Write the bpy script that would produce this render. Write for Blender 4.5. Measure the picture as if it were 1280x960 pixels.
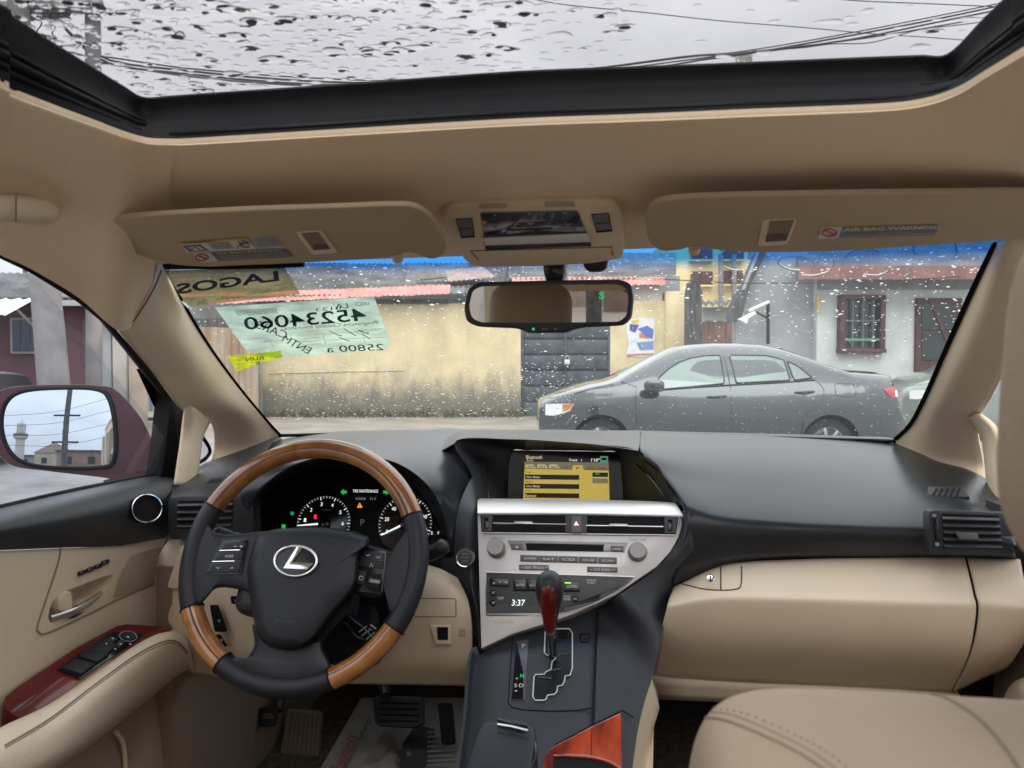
import bpy, bmesh, math, random
import numpy as np
from mathutils import Vector, Matrix
random.seed(11); rng = np.random.default_rng(5)
for o in list(bpy.data.objects): bpy.data.objects.remove(o)
SC = bpy.context.scene; COL = SC.collection
V = Vector

# ------------------------------------------------------------------ camera
FPX = 962.0
PSI = math.radians(8.3); PIT = math.atan(30/962.0)
CAM = V((.09, 0, 1.32))
f0 = V((-math.sin(PSI), math.cos(PSI), 0)); cr = V((math.cos(PSI), math.sin(PSI), 0)); zz = V((0, 0, 1))
cf = f0*math.cos(PIT) - zz*math.sin(PIT); cu = f0*math.sin(PIT) + zz*math.cos(PIT)
cam = bpy.data.cameras.new('camera'); camo = bpy.data.objects.new('camera', cam); COL.objects.link(camo)
cam.sensor_width = 36; cam.lens = FPX/1280*36; cam.clip_start = .02; cam.clip_end = 3000
M = Matrix((cr, cu, -cf)).transposed().to_4x4(); M.translation = CAM; camo.matrix_world = M
SC.camera = camo
cam.dof.use_dof = True; cam.dof.focus_distance = 1.7; cam.dof.aperture_fstop = 9.0

# ------------------------------------------------------------------ sky, sun, exposure (overcast, rainy noon)
SC.view_settings.view_transform = 'Standard'; SC.view_settings.look = 'None'
SC.view_settings.exposure = 0.40; SC.view_settings.gamma = 1
SUN_EL, SUN_AZ = math.radians(56), math.radians(168)
world = bpy.data.worlds.new('World'); SC.world = world; world.use_nodes = True
nt = world.node_tree; nt.nodes.clear()
def N(t, kind, **kw):
    n = t.nodes.new(kind)
    for k, v in kw.items(): setattr(n, k, v)
    return n
out = N(nt, 'ShaderNodeOutputWorld'); bg = N(nt, 'ShaderNodeBackground'); bg.inputs['Strength'].default_value = .115
sky = N(nt, 'ShaderNodeTexSky', sky_type='NISHITA'); sky.sun_disc = False; sky.sun_elevation = SUN_EL; sky.sun_rotation = SUN_AZ
sky.air_density = 1.0; sky.dust_density = 4.0
tc = N(nt, 'ShaderNodeTexCoord'); mp = N(nt, 'ShaderNodeMapping'); mp.inputs['Scale'].default_value = (1.2, 1.2, 3.2)
no = N(nt, 'ShaderNodeTexNoise'); no.inputs['Scale'].default_value = 2.6; no.inputs['Detail'].default_value = 7; no.inputs['Roughness'].default_value = .52
no.inputs['Distortion'].default_value = .35
ra = N(nt, 'ShaderNodeValToRGB'); ra.color_ramp.elements[0].position = .34; ra.color_ramp.elements[1].position = .68
ra.color_ramp.elements[0].color = (11.2, 11.1, 11.5, 1); ra.color_ramp.elements[1].color = (14.6, 14.5, 14.8, 1)
sx = N(nt, 'ShaderNodeSeparateXYZ'); mr = N(nt, 'ShaderNodeMapRange'); mr.inputs[3].default_value = .52; mr.inputs[4].default_value = 1.68
mul = N(nt, 'ShaderNodeMix', data_type='RGBA', blend_type='MULTIPLY'); mul.inputs[0].default_value = 1
mx = N(nt, 'ShaderNodeMix', data_type='RGBA'); mx.inputs[0].default_value = .9
L = nt.links.new
L(tc.outputs['Generated'], mp.inputs[0]); L(mp.outputs[0], no.inputs['Vector']); L(no.outputs['Fac'], ra.inputs[0])
L(tc.outputs['Generated'], sx.inputs[0]); L(sx.outputs[2], mr.inputs[0])
L(ra.outputs[0], mul.inputs[6]); L(mr.outputs[0], mul.inputs[7])
L(sky.outputs[0], mx.inputs[6]); L(mul.outputs[2], mx.inputs[7]); L(mx.outputs[2], bg.inputs[0]); L(bg.outputs[0], out.inputs[0])
sl = bpy.data.lights.new('sun', 'SUN'); sl.energy = 1.5; sl.angle = math.radians(50); sl.color = (1, .98, .95)
so = bpy.data.objects.new('sun', sl); COL.objects.link(so)
sd = V((math.sin(SUN_AZ)*math.cos(SUN_EL), math.cos(SUN_AZ)*math.cos(SUN_EL), math.sin(SUN_EL)))
so.rotation_euler = sd.to_track_quat('Z', 'Y').to_euler(); so.location = (0, 0, 30)

# ------------------------------------------------------------------ projection helpers
def ray(px, py): return cf + cr*((px-640)/FPX) + cu*((480-py)/FPX)
def PY(px, py, Y): d = ray(px, py); return CAM + d*(Y/d.y)
def PX(px, py, X): d = ray(px, py); return CAM + d*((X-CAM.x)/d.x)
def PZ(px, py, Z): d = ray(px, py); return CAM + d*((Z-CAM.z)/d.z)
def PD(px, py, D): d = ray(px, py); return CAM + d*(D/d.dot(f0))     # horizontal distance along the view direction
def W(x, d, z): p = CAM + cr*x + f0*d; return V((p.x, p.y, z))       # street frame: right, ahead, height
class Plane:
    def __init__(s, p0, n): s.p = V(p0); s.n = V(n).normalized()
    def __call__(s, px, py, h=0):
        d = ray(px, py); q = s.p + s.n*h
        return CAM + d*((q-CAM).dot(s.n)/d.dot(s.n))
    def poly(s, pts, h=0): return [s(x, y, h) for x, y in pts]
def ys(pts, Y): return [PY(x, y, Y) for x, y in pts]
def xs(pts, X): return [PX(x, y, X) for x, y in pts]
def y3(pts): return [PY(*p) for p in pts]
def x3(pts): return [PX(*p) for p in pts]

# ------------------------------------------------------------------ materials
MATS = {}
def mat(name, col=(.5, .5, .5), rough=.5, metal=0, spec=.5, var=.0, vscale=6, bump=0, bscale=200, coat=0, emit=0, trans=0, ior=1.45,
        col2=None, stretch=None, detail=4, rvar=0):
    if name in MATS: return MATS[name]
    m = bpy.data.materials.new(name); m.use_nodes = True; t = m.node_tree; b = t.nodes['Principled BSDF']
    b.inputs['Base Color'].default_value = (*col, 1); b.inputs['Roughness'].default_value = rough; b.inputs['Metallic'].default_value = metal
    b.inputs['Specular IOR Level'].default_value = spec; b.inputs['Coat Weight'].default_value = coat; b.inputs['Coat Roughness'].default_value = .06
    if trans: b.inputs['Transmission Weight'].default_value = trans; b.inputs['IOR'].default_value = ior
    if emit: b.inputs['Emission Color'].default_value = (*col, 1); b.inputs['Emission Strength'].default_value = emit
    co = N(t, 'ShaderNodeTexCoord'); ma = N(t, 'ShaderNodeMapping'); t.links.new(co.outputs['Object'], ma.inputs[0])
    if stretch: ma.inputs['Scale'].default_value = stretch
    if var or col2:
        n = N(t, 'ShaderNodeTexNoise'); n.inputs['Scale'].default_value = vscale; n.inputs['Detail'].default_value = detail
        t.links.new(ma.outputs[0], n.inputs['Vector'])
        r = N(t, 'ShaderNodeValToRGB'); r.color_ramp.elements[0].position = .32; r.color_ramp.elements[1].position = .7
        c2 = col2 or tuple(c*(1+var) for c in col)
        r.color_ramp.elements[0].color = (*(tuple(c*(1-var) for c in col) if not col2 else col), 1); r.color_ramp.elements[1].color = (*c2, 1)
        t.links.new(n.outputs['Fac'], r.inputs[0]); t.links.new(r.outputs[0], b.inputs['Base Color'])
        if rvar:
            q = N(t, 'ShaderNodeMapRange'); q.inputs[3].default_value = max(0, rough-rvar); q.inputs[4].default_value = rough+rvar
            t.links.new(n.outputs['Fac'], q.inputs[0]); t.links.new(q.outputs[0], b.inputs['Roughness'])
    if bump:
        n2 = N(t, 'ShaderNodeTexNoise'); n2.inputs['Scale'].default_value = bscale; n2.inputs['Detail'].default_value = 3
        bp = N(t, 'ShaderNodeBump'); bp.inputs['Strength'].default_value = bump; bp.inputs['Distance'].default_value = .002
        t.links.new(ma.outputs[0], n2.inputs['Vector']); t.links.new(n2.outputs['Fac'], bp.inputs['Height']); t.links.new(bp.outputs[0], b.inputs['Normal'])
    MATS[name] = m; return m
cloth = mat('headliner_cloth', (.84, .675, .48), .95, spec=.1, var=.025, vscale=220, bump=.22, bscale=700)
beige = mat('beige_plastic', (.72, .59, .425), .48, spec=.4, var=.035, vscale=5, rvar=.08, bump=.12, bscale=700)
arm_l = mat('beige_arm_leather', (.78, .65, .485), .45, spec=.45, var=.04, vscale=7, bump=.25, bscale=240)
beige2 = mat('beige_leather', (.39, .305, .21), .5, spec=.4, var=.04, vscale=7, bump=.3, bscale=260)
beige3 = mat('beige_grille', (.47, .375, .275), .8, spec=.2, var=.03, bump=.5, bscale=1500)
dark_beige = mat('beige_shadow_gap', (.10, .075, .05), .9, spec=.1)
carpet = mat('carpet', (.10, .08, .06), 1, spec=.05, var=.3, vscale=60, bump=.6, bscale=800)
pad_m = mat('black_dash_skin', (.013, .017, .023), .30, spec=.6, var=.15, vscale=9, rvar=.05)
black = mat('black_soft_plastic', (.022, .025, .031), .42, spec=.55, var=.1, vscale=8, bump=.2, bscale=900)
black2 = mat('black_leather', (.015, .017, .022), .42, spec=.38, var=.08, vscale=10, bump=.25, bscale=650)
black_deep = mat('black_deep', (.006, .007, .008), .6, spec=.2)
black_gloss = mat('black_gloss', (.008, .009, .011), .12, spec=.5)
rubber = mat('black_rubber', (.005, .005, .006), .6, spec=.12, bump=.15, bscale=300)
grey_trim = mat('dark_grey_panel', (.05, .05, .053), .38, spec=.5, var=.05, vscale=20)
silver = mat('silver_panel', (.64, .62, .605), .36, metal=.55, spec=.5, var=.02, vscale=30, bump=.04, bscale=900)
silver_btn = mat('grey_button', (.13, .125, .122), .4, metal=.2)
chrome = mat('chrome', (.85, .86, .88), .12, metal=1)
satin = mat('satin_metal', (.62, .6, .58), .3, metal=.9)
mirror_m = mat('mirror_glass', (.66, .74, .84), .0, metal=1)
mirror_dim = mat('dimming_mirror_glass', (.55, .55, .54), .0, metal=1)
wood = mat('walnut_rim', (.20, .068, .019), .25, col2=(.40, .165, .05), vscale=28, stretch=(1, 1, .35), coat=.9, detail=6)
wood_l = mat('maple_rim', (.27, .10, .026), .25, col2=(.45, .20, .062), vscale=40, coat=.9, detail=6)
redwood = mat('red_wood', (.085, .006, .006), .3, spec=.3, col2=(.17, .014, .012), vscale=22, stretch=(1, .3, 1), coat=.45, detail=5)
redwood2 = mat('orange_red_wood', (.15, .012, .007), .2, col2=(.56, .075, .022), vscale=20, stretch=(1.5, .6, 1), coat=1, detail=6)
maroon = mat('maroon_paint', (.042, .004, .013), .25, spec=.4, coat=.25, var=.1, vscale=40)
white_p = mat('white_print', (.75, .75, .73), .6)
grey_p = mat('grey_print', (.30, .31, .31), .6)
dark_p = mat('dark_print', (.03, .035, .04), .6)
gold_p = mat('gold_print', (.55, .40, .17), .4, metal=.5)
red_p = mat('red_print', (.45, .03, .04), .6)
yellow_p = mat('yellow_print', (.62, .42, .04), .6)
silver_p = mat('embossed_print', (.34, .335, .33), .4, metal=.4)
em_white = mat('lit_white', (.8, .85, .85), .5, emit=.9)
em_green = mat('lit_green', (.02, .55, .15), .5, emit=.55)
em_lime = mat('lit_lime', (.25, .9, .03), .5, emit=1)
em_orange = mat('lit_orange', (1, .28, .02), .5, emit=.9)
em_red = mat('lit_red', (.9, .02, .06), .5, emit=.8)
em_screen = mat('lit_screen', (.56, .41, .075), .3, emit=.55)
em_screen2 = mat('lit_screen_tab', (.50, .48, .22), .3, emit=.5)
em_olive = mat('lit_screen_grey', (.17, .145, .085), .3, emit=.6)
em_dark = mat('screen_dark', (.012, .012, .010), .2)
em_cream = mat('lit_cream', (.8, .62, .38), .5, emit=.6)
em_pink = mat('lit_pink', (.95, .45, .5), .5, emit=.9)
def glass(name, tint=(.86, .9, .88), refl=1.0, dirt=0.0, band=None, rough=.0, dirtcol=(.8, .82, .85)):
    m = bpy.data.materials.new(name); m.use_nodes = True; t = m.node_tree; t.nodes.clear()
    o = N(t, 'ShaderNodeOutputMaterial'); tr = N(t, 'ShaderNodeBsdfTransparent'); gl = N(t, 'ShaderNodeBsdfGlossy'); gl.inputs['Roughness'].default_value = rough
    fr = N(t, 'ShaderNodeFresnel'); ge = N(t, 'ShaderNodeNewGeometry'); io = N(t, 'ShaderNodeMapRange'); io.inputs[3].default_value = 1.45; io.inputs[4].default_value = 1/1.45
    t.links.new(ge.outputs['Backfacing'], io.inputs[0]); t.links.new(io.outputs[0], fr.inputs[0]); mi = N(t, 'ShaderNodeMixShader')
    tr.inputs[0].default_value = (*tint, 1)
    mm = N(t, 'ShaderNodeMath', operation='MULTIPLY'); mm.inputs[1].default_value = refl; t.links.new(fr.outputs[0], mm.inputs[0])
    if band:
        co = N(t, 'ShaderNodeTexCoord'); s = N(t, 'ShaderNodeSeparateXYZ'); r = N(t, 'ShaderNodeMapRange'); r.interpolation_type = 'SMOOTHSTEP'
        r.inputs[1].default_value, r.inputs[2].default_value = band[0], band[1]
        c = N(t, 'ShaderNodeMix', data_type='RGBA'); c.inputs[6].default_value = (*tint, 1); c.inputs[7].default_value = (*band[2], 1)
        t.links.new(co.outputs['Object'], s.inputs[0]); t.links.new(s.outputs[2], r.inputs[0]); t.links.new(r.outputs[0], c.inputs[0]); t.links.new(c.outputs[2], tr.inputs[0])
    t.links.new(mm.outputs[0], mi.inputs[0]); t.links.new(tr.outputs[0], mi.inputs[1]); t.links.new(gl.outputs[0], mi.inputs[2])
    last = mi
    if dirt:
        tl = N(t, 'ShaderNodeBsdfTranslucent'); tl.inputs[0].default_value = (*dirtcol, 1); m2 = N(t, 'ShaderNodeMixShader')
        nn = N(t, 'ShaderNodeTexNoise'); nn.inputs['Scale'].default_value = 5; nn.inputs['Detail'].default_value = 6
        rr = N(t, 'ShaderNodeMapRange'); rr.inputs[1].default_value = .3; rr.inputs[2].default_value = .75; rr.inputs[3].default_value = dirt*.55; rr.inputs[4].default_value = dirt*1.4
        t.links.new(nn.outputs['Fac'], rr.inputs[0]); t.links.new(rr.outputs[0], m2.inputs[0])
        t.links.new(mi.outputs[0], m2.inputs[1]); t.links.new(tl.outputs[0], m2.inputs[2]); last = m2
    t.links.new(last.outputs[0], o.inputs[0]); MATS[name] = m; return m
g_wind = glass('windshield_glass', (.91, .95, .93), dirt=.022, band=(1.452, 1.472, (.04, .33, .92)))
g_sun = glass('sunroof_glass', (.47, .475, .485), dirt=.02)
g_door = glass('door_window_glass', (.80, .84, .89), dirt=.008)
g_rear = glass('privacy_glass', (.78, .79, .79))
g_paper = glass('translucent_paper', (.30, .40, .345), refl=.3, dirt=.30, dirtcol=(.75, .95, .84))
g_yel = glass('translucent_yellow_tag', (.42, .50, .03), refl=.3, dirt=.26, dirtcol=(.85, .95, .05))
g_card = glass('translucent_card', (.26, .20, .09), refl=.3, dirt=.16, dirtcol=(.6, .5, .3))
g_strip = glass('translucent_strip', (.35, .42, .42), refl=.3, dirt=.45, dirtcol=(.75, .9, .9))
water = mat('rain_water', (1, 1, 1), .0, trans=1, ior=1.33); water2 = mat('rain_film', (1, 1, 1), .0, trans=1, ior=1.12, spec=.3)

# ------------------------------------------------------------------ object helpers
def tag(o, label=None, cat=None, group=None, kind=None):
    if label: o['label'] = label
    if cat: o['category'] = cat
    if group: o['group'] = group
    if kind: o['kind'] = kind
    return o
def thing(name, loc, label, cat, group=None):
    o = bpy.data.objects.new(name, None); o.empty_display_size = .1; COL.objects.link(o); o.location = loc
    return tag(o, label, cat, group, 'thing')
def link(name, me, m, parent=None):
    o = bpy.data.objects.new(name, me); COL.objects.link(o)
    if m: me.materials.append(m)
    if parent is not None:
        o.parent = parent
        if parent.type == 'EMPTY': o.matrix_parent_inverse = Matrix.Translation(-parent.location)
    return o
def smooth(me, ang=35):
    me.polygons.foreach_set('use_smooth', [True]*len(me.polygons)); me.set_sharp_from_angle(angle=math.radians(ang)); me.update()
def from_bm(name, bm, m, parent=None, ang=35, normals=True):
    if normals: bmesh.ops.recalc_face_normals(bm, faces=bm.faces)
    me = bpy.data.meshes.new(name); bm.to_mesh(me); bm.free(); smooth(me, ang); return link(name, me, m, parent)
def cr_spline(P, n, closed=False):
    P = np.array([tuple(p) for p in P], float); k = len(P)
    if k == 2: return P[0] + (P[1]-P[0])*np.linspace(0, 1, n)[:, None]
    if closed: t = np.linspace(0, k, n, endpoint=False)
    else: t = np.linspace(0, k-1, n)
    i = np.minimum(np.floor(t).astype(int), k-1 if closed else k-2); u = (t-i)[:, None]
    if closed: g = lambda j: P[j % k]
    else:
        E = np.vstack([2*P[0]-P[1], P, 2*P[-1]-P[-2]]); g = lambda j: E[np.clip(j+1, 0, k+1)]
    p0, p1, p2, p3 = g(i-1), g(i), g(i+1), g(i+2)
    return .5*((2*p1) + (-p0+p2)*u + (2*p0-5*p1+4*p2-p3)*u*u + (-p0+3*p1-3*p2+p3)*u**3)
def loft(name, rows, m, parent=None, nu=32, nv=16, closed=False, thick=0, cap=False, linear=False, ang=60, flip=False):
    R = [cr_spline(r, nu, closed) for r in rows]
    R = np.array(R)
    if not linear: G = np.stack([cr_spline(R[:, j], nv) for j in range(nu)], 1)
    else: G = R; nv = len(rows)
    bm = bmesh.new(); vs = [[bm.verts.new(G[i, j]) for j in range(nu)] for i in range(nv)]
    for i in range(nv-1):
        for j in range(nu if closed else nu-1):
            k = (j+1) % nu
            bm.faces.new((vs[i][j], vs[i][k], vs[i+1][k], vs[i+1][j]))
    if cap:
        bm.faces.new(vs[0][::-1]); bm.faces.new(vs[-1])
    o = from_bm(name, bm, m, parent, ang)
    if thick:
        md = o.modifiers.new('thickness', 'SOLIDIFY'); md.thickness = thick; md.offset = 1 if not flip else -1
        # push the thickness away from the camera
        c = G[nv//2, nu//2]; me = o.data; best = min(me.polygons, key=lambda p: (p.center-V(c)).length)
        if best.normal.dot(CAM-best.center) > 0: md.offset = -1
        else: md.offset = 1
    return o
def prism(name, pts, n, h, m, parent=None, bevel=0, back=.0, seg=2, ang=40):
    n = V(n).normalized(); bm = bmesh.new(); pts = [V(p) for p in pts]
    a = [bm.verts.new(p-n*back) for p in pts]; b = [bm.verts.new(p+n*h) for p in pts]; k = len(pts)
    bm.faces.new(a); bm.faces.new(b)
    for i in range(k): bm.faces.new((a[i], a[(i+1) % k], b[(i+1) % k], b[i]))
    bmesh.ops.recalc_face_normals(bm, faces=bm.faces)
    if bevel:
        s = set(b); ed = [e for e in bm.edges if e.verts[0] in s and e.verts[1] in s]
        bmesh.ops.bevel(bm, geom=ed, offset=bevel, segments=seg, affect='EDGES', profile=.6, clamp_overlap=True)
    return from_bm(name, bm, m, parent, ang)
def rpoly(pts, r=.25, n=4):
    """round the corners of a 2-D polygon (fraction r of the shorter edge)"""
    o = []; k = len(pts)
    for i in range(k):
        p, a, b = np.array(pts[i], float), np.array(pts[i-1], float), np.array(pts[(i+1) % k], float)
        l = min(np.linalg.norm(a-p), np.linalg.norm(b-p))*r
        s = p+(a-p)/max(np.linalg.norm(a-p), 1e-9)*l; e = p+(b-p)/max(np.linalg.norm(b-p), 1e-9)*l
        for t in np.linspace(0, 1, n): o.append(tuple((1-t)**2*s+2*t*(1-t)*p+t*t*e))
    return o
def spl2(pts, n, closed=True): return [tuple(p[:2]) for p in cr_spline([(x, y, 0) for x, y in pts], n, closed)]
def tube_bm(bm, pts, r, closed=False, seg=8, flat=1.0):
    P = [V(p) for p in pts]; k = len(P); rs = list(np.interp(np.linspace(0, 1, k), np.linspace(0, 1, len(r)), r)) if hasattr(r, '__len__') else [r]*k; rings = []
    up = None
    for i in range(k):
        t = (P[(i+1) % k]-P[i-1]) if closed else (P[min(i+1, k-1)]-P[max(i-1, 0)])
        t.normalize()
        if up is None: up = V((0, 0, 1)) if abs(t.z) < .9 else V((0, 1, 0))
        s = t.cross(up); s.normalize(); u = s.cross(t); up = u
        rings.append([bm.verts.new(P[i]+(s*math.cos(a)+u*math.sin(a)*flat)*rs[i]) for a in [2*math.pi*j/seg for j in range(seg)]])
    for i in range(k if closed else k-1):
        A, B = rings[i], rings[(i+1) % k]
        for j in range(seg): bm.faces.new((A[j], A[(j+1) % seg], B[(j+1) % seg], B[j]))
    if not closed: bm.faces.new(rings[0][::-1]); bm.faces.new(rings[-1])
def tube(name, pts, r, m, parent=None, closed=False, seg=8, n=0, flat=1.0):
    if n: pts = [V(p) for p in cr_spline(pts, n, closed)]
    bm = bmesh.new(); tube_bm(bm, pts, r, closed, seg, flat); return from_bm(name, bm, m, parent, 60)
def box_bm(bm, c, ax, ay, az, sx, sy, sz, bevel=0, seg=2):
    c = V(c); vs = []
    for i in (-1, 1):
        for j in (-1, 1):
            for k in (-1, 1): vs.append(bm.verts.new(c+V(ax)*(sx/2*i)+V(ay)*(sy/2*j)+V(az)*(sz/2*k)))
    fs = [(0, 1, 3, 2), (4, 6, 7, 5), (0, 4, 5, 1), (2, 3, 7, 6), (0, 2, 6, 4), (1, 5, 7, 3)]
    F = [bm.faces.new([vs[i] for i in f]) for f in fs]
    if bevel:
        ed = list({e for f in F for e in f.edges})
        bmesh.ops.bevel(bm, geom=ed, offset=bevel, segments=seg, affect='EDGES', profile=.5, clamp_overlap=True)
EX, EY, EZ = V((1, 0, 0)), V((0, 1, 0)), V((0, 0, 1))
def box(name, c, s, m, parent=None, axes=(EX, EY, EZ), bevel=0, seg=2):
    bm = bmesh.new(); box_bm(bm, c, *axes, *s, bevel=bevel, seg=seg); return from_bm(name, bm, m, parent, 40)
def disc_pts(c, a, b, ra, rb=None, n=28): return [V(c)+V(a)*(ra*math.cos(t))+V(b)*((rb or ra)*math.sin(t)) for t in [2*math.pi*i/n for i in range(n)]]
def frame_of(n, up=EZ):
    n = V(n).normalized(); up = EX if abs(n.dot(V(up))) > .99 else up; a = V(up).cross(n).normalized(); return a, n.cross(a), n
def lathe(name, c, n, prof, m, parent=None, seg=28, up=EZ):
    """prof: list of (radius, height along n)"""
    a, b, n = frame_of(n, up); bm = bmesh.new(); rings = []
    for r, h in prof:
        if r < 1e-6: rings.append([bm.verts.new(V(c)+n*h)])
        else: rings.append([bm.verts.new(V(c)+n*h+a*(r*math.cos(t))+b*(r*math.sin(t))) for t in [2*math.pi*i/seg for i in range(seg)]])
    for A, B in zip(rings, rings[1:]):
        for j in range(seg):
            k = (j+1) % seg
            if len(A) == 1 and len(B) == 1: continue
            if len(A) == 1: bm.faces.new((A[0], B[j], B[k]))
            elif len(B) == 1: bm.faces.new((A[j], A[k], B[0]))
            else: bm.faces.new((A[j], A[k], B[k], B[j]))
    if len(rings[0]) > 1: bm.faces.new(rings[0][::-1])
    if len(rings[-1]) > 1: bm.faces.new(rings[-1])
    return from_bm(name, bm, m, parent, 40)
_tc = {}
def text_mesh(s, bold=0):
    if (s, bold) in _tc: return _tc[(s, bold)]
    c = bpy.data.curves.new('txt', 'FONT'); c.body = s; c.resolution_u = 3; c.offset = bold
    o = bpy.data.objects.new('txt', c); me = bpy.data.meshes.new_from_object(o)
    v = np.array([x.co[:] for x in me.vertices]); f = [tuple(p.vertices) for p in me.polygons]
    bpy.data.objects.remove(o); bpy.data.meshes.remove(me)
    mn, mx_ = v[:, :2].min(0), v[:, :2].max(0); uv = (v[:, :2]-mn)/(mx_-mn+1e-9); _tc[(s, bold)] = (uv, f); return _tc[(s, bold)]
def text(s, hit, BL, BR, TL, m, parent, h=.0006, name='lettering', bold=0):
    """flat lettering fitted on a quad given in picture corners on the surface 'hit'"""
    uv, f = text_mesh(s, bold); vs = []
    for u, w in uv:
        x = BL[0]+(BR[0]-BL[0])*u+(TL[0]-BL[0])*w; y = BL[1]+(BR[1]-BL[1])*u+(TL[1]-BL[1])*w
        vs.append(tuple(hit(x, y, h)))
    me = bpy.data.meshes.new(name); me.from_pydata(vs, [], f); me.update(); return link(name, me, m, parent)
def flat(name, pts, m, parent):
    me = bpy.data.meshes.new(name); me.from_pydata([tuple(p) for p in pts], [], [tuple(range(len(pts)))]); me.update(); return link(name, me, m, parent)
def strokes(name, polys, hit, h, r, m, parent, n=0):
    bm = bmesh.new()
    for p in polys:
        q = [hit(x, y, h) for x, y in p]
        if n: q = [V(t) for t in cr_spline(q, n)]
        tube_bm(bm, q, r, seg=4)
    return from_bm(name, bm, m, parent)
def holed(name, outer, hole, n, m, parent, depth, bowl_m=None, bowl_name='recess'):
    """flat panel with one opening and a bowl behind it"""
    bm = bmesh.new(); A = [bm.verts.new(p) for p in outer]; B = [bm.verts.new(p) for p in hole]
    ed = [bm.edges.new((A[i], A[(i+1) % len(A)])) for i in range(len(A))]+[bm.edges.new((B[i], B[(i+1) % len(B)])) for i in range(len(B))]
    bmesh.ops.triangle_fill(bm, edges=ed, use_beauty=True, use_dissolve=False)
    o = from_bm(name, bm, m, parent)
    n = V(n).normalized(); c = sum((V(p) for p in hole), V())/len(hole)
    rows = [hole, [V(p)-n*depth*.5+(c-V(p))*.03 for p in hole], [V(p)-n*depth+(c-V(p))*.12 for p in hole], [V(p)-n*depth+(c-V(p))*.95 for p in hole]]
    bm = bmesh.new(); R = [[bm.verts.new(p) for p in r] for r in rows]; k = len(hole)
    for a, b in zip(R, R[1:]):
        for i in range(k): bm.faces.new((a[i], a[(i+1) % k], b[(i+1) % k], b[i]))
    bm.faces.new(R[-1]); from_bm(bowl_name, bm, bowl_m or m, o if parent is None else parent, 50)
    return o

from mathutils.bvhtree import BVHTree
def surf(o, fallback=None):
    """picture point -> point on the mesh of o that the camera sees there"""
    me = o.data; t = BVHTree.FromPolygons([v.co for v in me.vertices],[tuple(p.vertices) for p in me.polygons])
    def f(px, py, h=0):
        q, n, i, d = t.ray_cast(CAM, ray(px,py).normalized())
        if q is None: return fallback(px,py,h) if fallback else None
        if n.dot(CAM-q) < 0: n = -n
        return q+n*h
    return f

# ================================================================== CABIN SHELL
body = thing('car_cabin', (0, .6, .45), 'beige headliner, pillars and glass of the car cabin, with rain on the sunroof', 'car interior')
LIPZ, GLZ = 1.553, 1.602
lip2 = [(-80,70),(0,112),(60,136),(120,158),(155,171),(185,179),(215,180.2),(250,179),(450,167),(640,156),(800,150),(940,144),(1090,138),(1150,132),(1195,118),(1235,95),(1280,68),(1360,20)]
lip = [V((-.46,-.15,LIPZ))] + [PZ(x,y,LIPZ) for x,y in lip2] + [V((.44,-.15,LIPZ))]
outx = [(-80,282,'X',-.62),(0,319,'X',-.62),(40,337,'X',-.62),(98,372,'X',-.625),(150,414,'X',-.63),(173,391,'Y',1.07),(189,362,'Y',1.088),(204,330,'Y',1.10),(400,326,'Y',1.11),(640,318,'Y',1.12),(800,311,'Y',1.12),
        (940,306,'Y',1.11),(1090,302,'Y',1.11),(1200,300,'Y',1.10),(1246,298,'Y',1.09),(1285,305,'X',.62),(1340,296,'X',.62),(1440,250,'X',.62)]
outr = [V((-.62,-.15,1.42))] + [PX(x,y,v) if k=='X' else PY(x,y,v) for x,y,k,v in outx] + [V((.62,-.15,1.42))]
roll = [p + ((q-p).normalized())*.006 + V((0,0,-.004)) for p, q in zip(lip, outr)]
mid = [p.lerp(q, .25)+V((0,0,-.009)) for p, q in zip(lip, outr)]
mid1 = [p.lerp(q, .5)+V((0,0,-.004)) for p, q in zip(lip, outr)]
mid2 = [p.lerp(q, .77)+V((0,0,.002)) for p, q in zip(lip, outr)]
lipu = [p+V((0,0,.006)) for p in lip]
loft('headliner', [lipu, lip, roll, mid, mid1, mid2, outr], cloth, body, nu=110, nv=30)
# roof behind the sunroof and the rest of the shell
bm = bmesh.new()
box_bm(bm, (0,-1.05,1.52), EX,EY,EZ, 1.30,1.85,.03)
from_bm('rear_headliner', bm, cloth, body)
rp = [V((x,y,z)) for x,y,z in [(-.72,-2.0,1.63),(-.70,.7,1.645),(-.66,1.12,1.545),(.66,1.12,1.545),(.70,.7,1.645),(.72,-2.0,1.63)]]
# roof skin as a ring round the sunroof opening
bm = bmesh.new()
for (x0,x1,y0,y1) in [(-.72,-.58,-2,.9),(.56,.72,-2,.9),(-.58,.56,-2,-.22)]:
    box_bm(bm, ((x0+x1)/2,(y0+y1)/2,1.600), EX,EY,EZ, x1-x0,y1-y0,.02)
box_bm(bm, (0,1.035,1.562), EX, V((0,.25,-.088)).normalized(), V((0,.088,.25)).normalized(), 1.42,.22,.012)
for s in (-1,1):
    box_bm(bm, (s*.68,-.5,1.555), EX,EY,EZ, .06,3.1,.12)
    for y0,y1 in ((-.30,-.14),(-1.35,-1.2)): box_bm(bm, (s*.70,(y0+y1)/2,1.2), EX,EY,EZ, .09,y1-y0,.55)
    box_bm(bm, (s*.70,-2.0,1.2), EX,EY,EZ, .09,.22,.6)
    box_bm(bm, (s*.78,-.6,.70), EX,EY,EZ, .08,2.9,.56)
box_bm(bm, (0,-2.15,.72), EX,EY,EZ, 1.6,.08,.65); box_bm(bm, (0,-2.1,1.5), EX,EY,EZ, 1.4,.12,.2)
from_bm('rear_shell', bm, beige, body)
for s in (-1,1): flat('side_glass', [V((s*.745,-.30,.95)),V((s*.745,-2.1,.95)),V((s*.70,-2.1,1.46)),V((s*.70,-.30,1.46))], g_rear, body)
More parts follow.
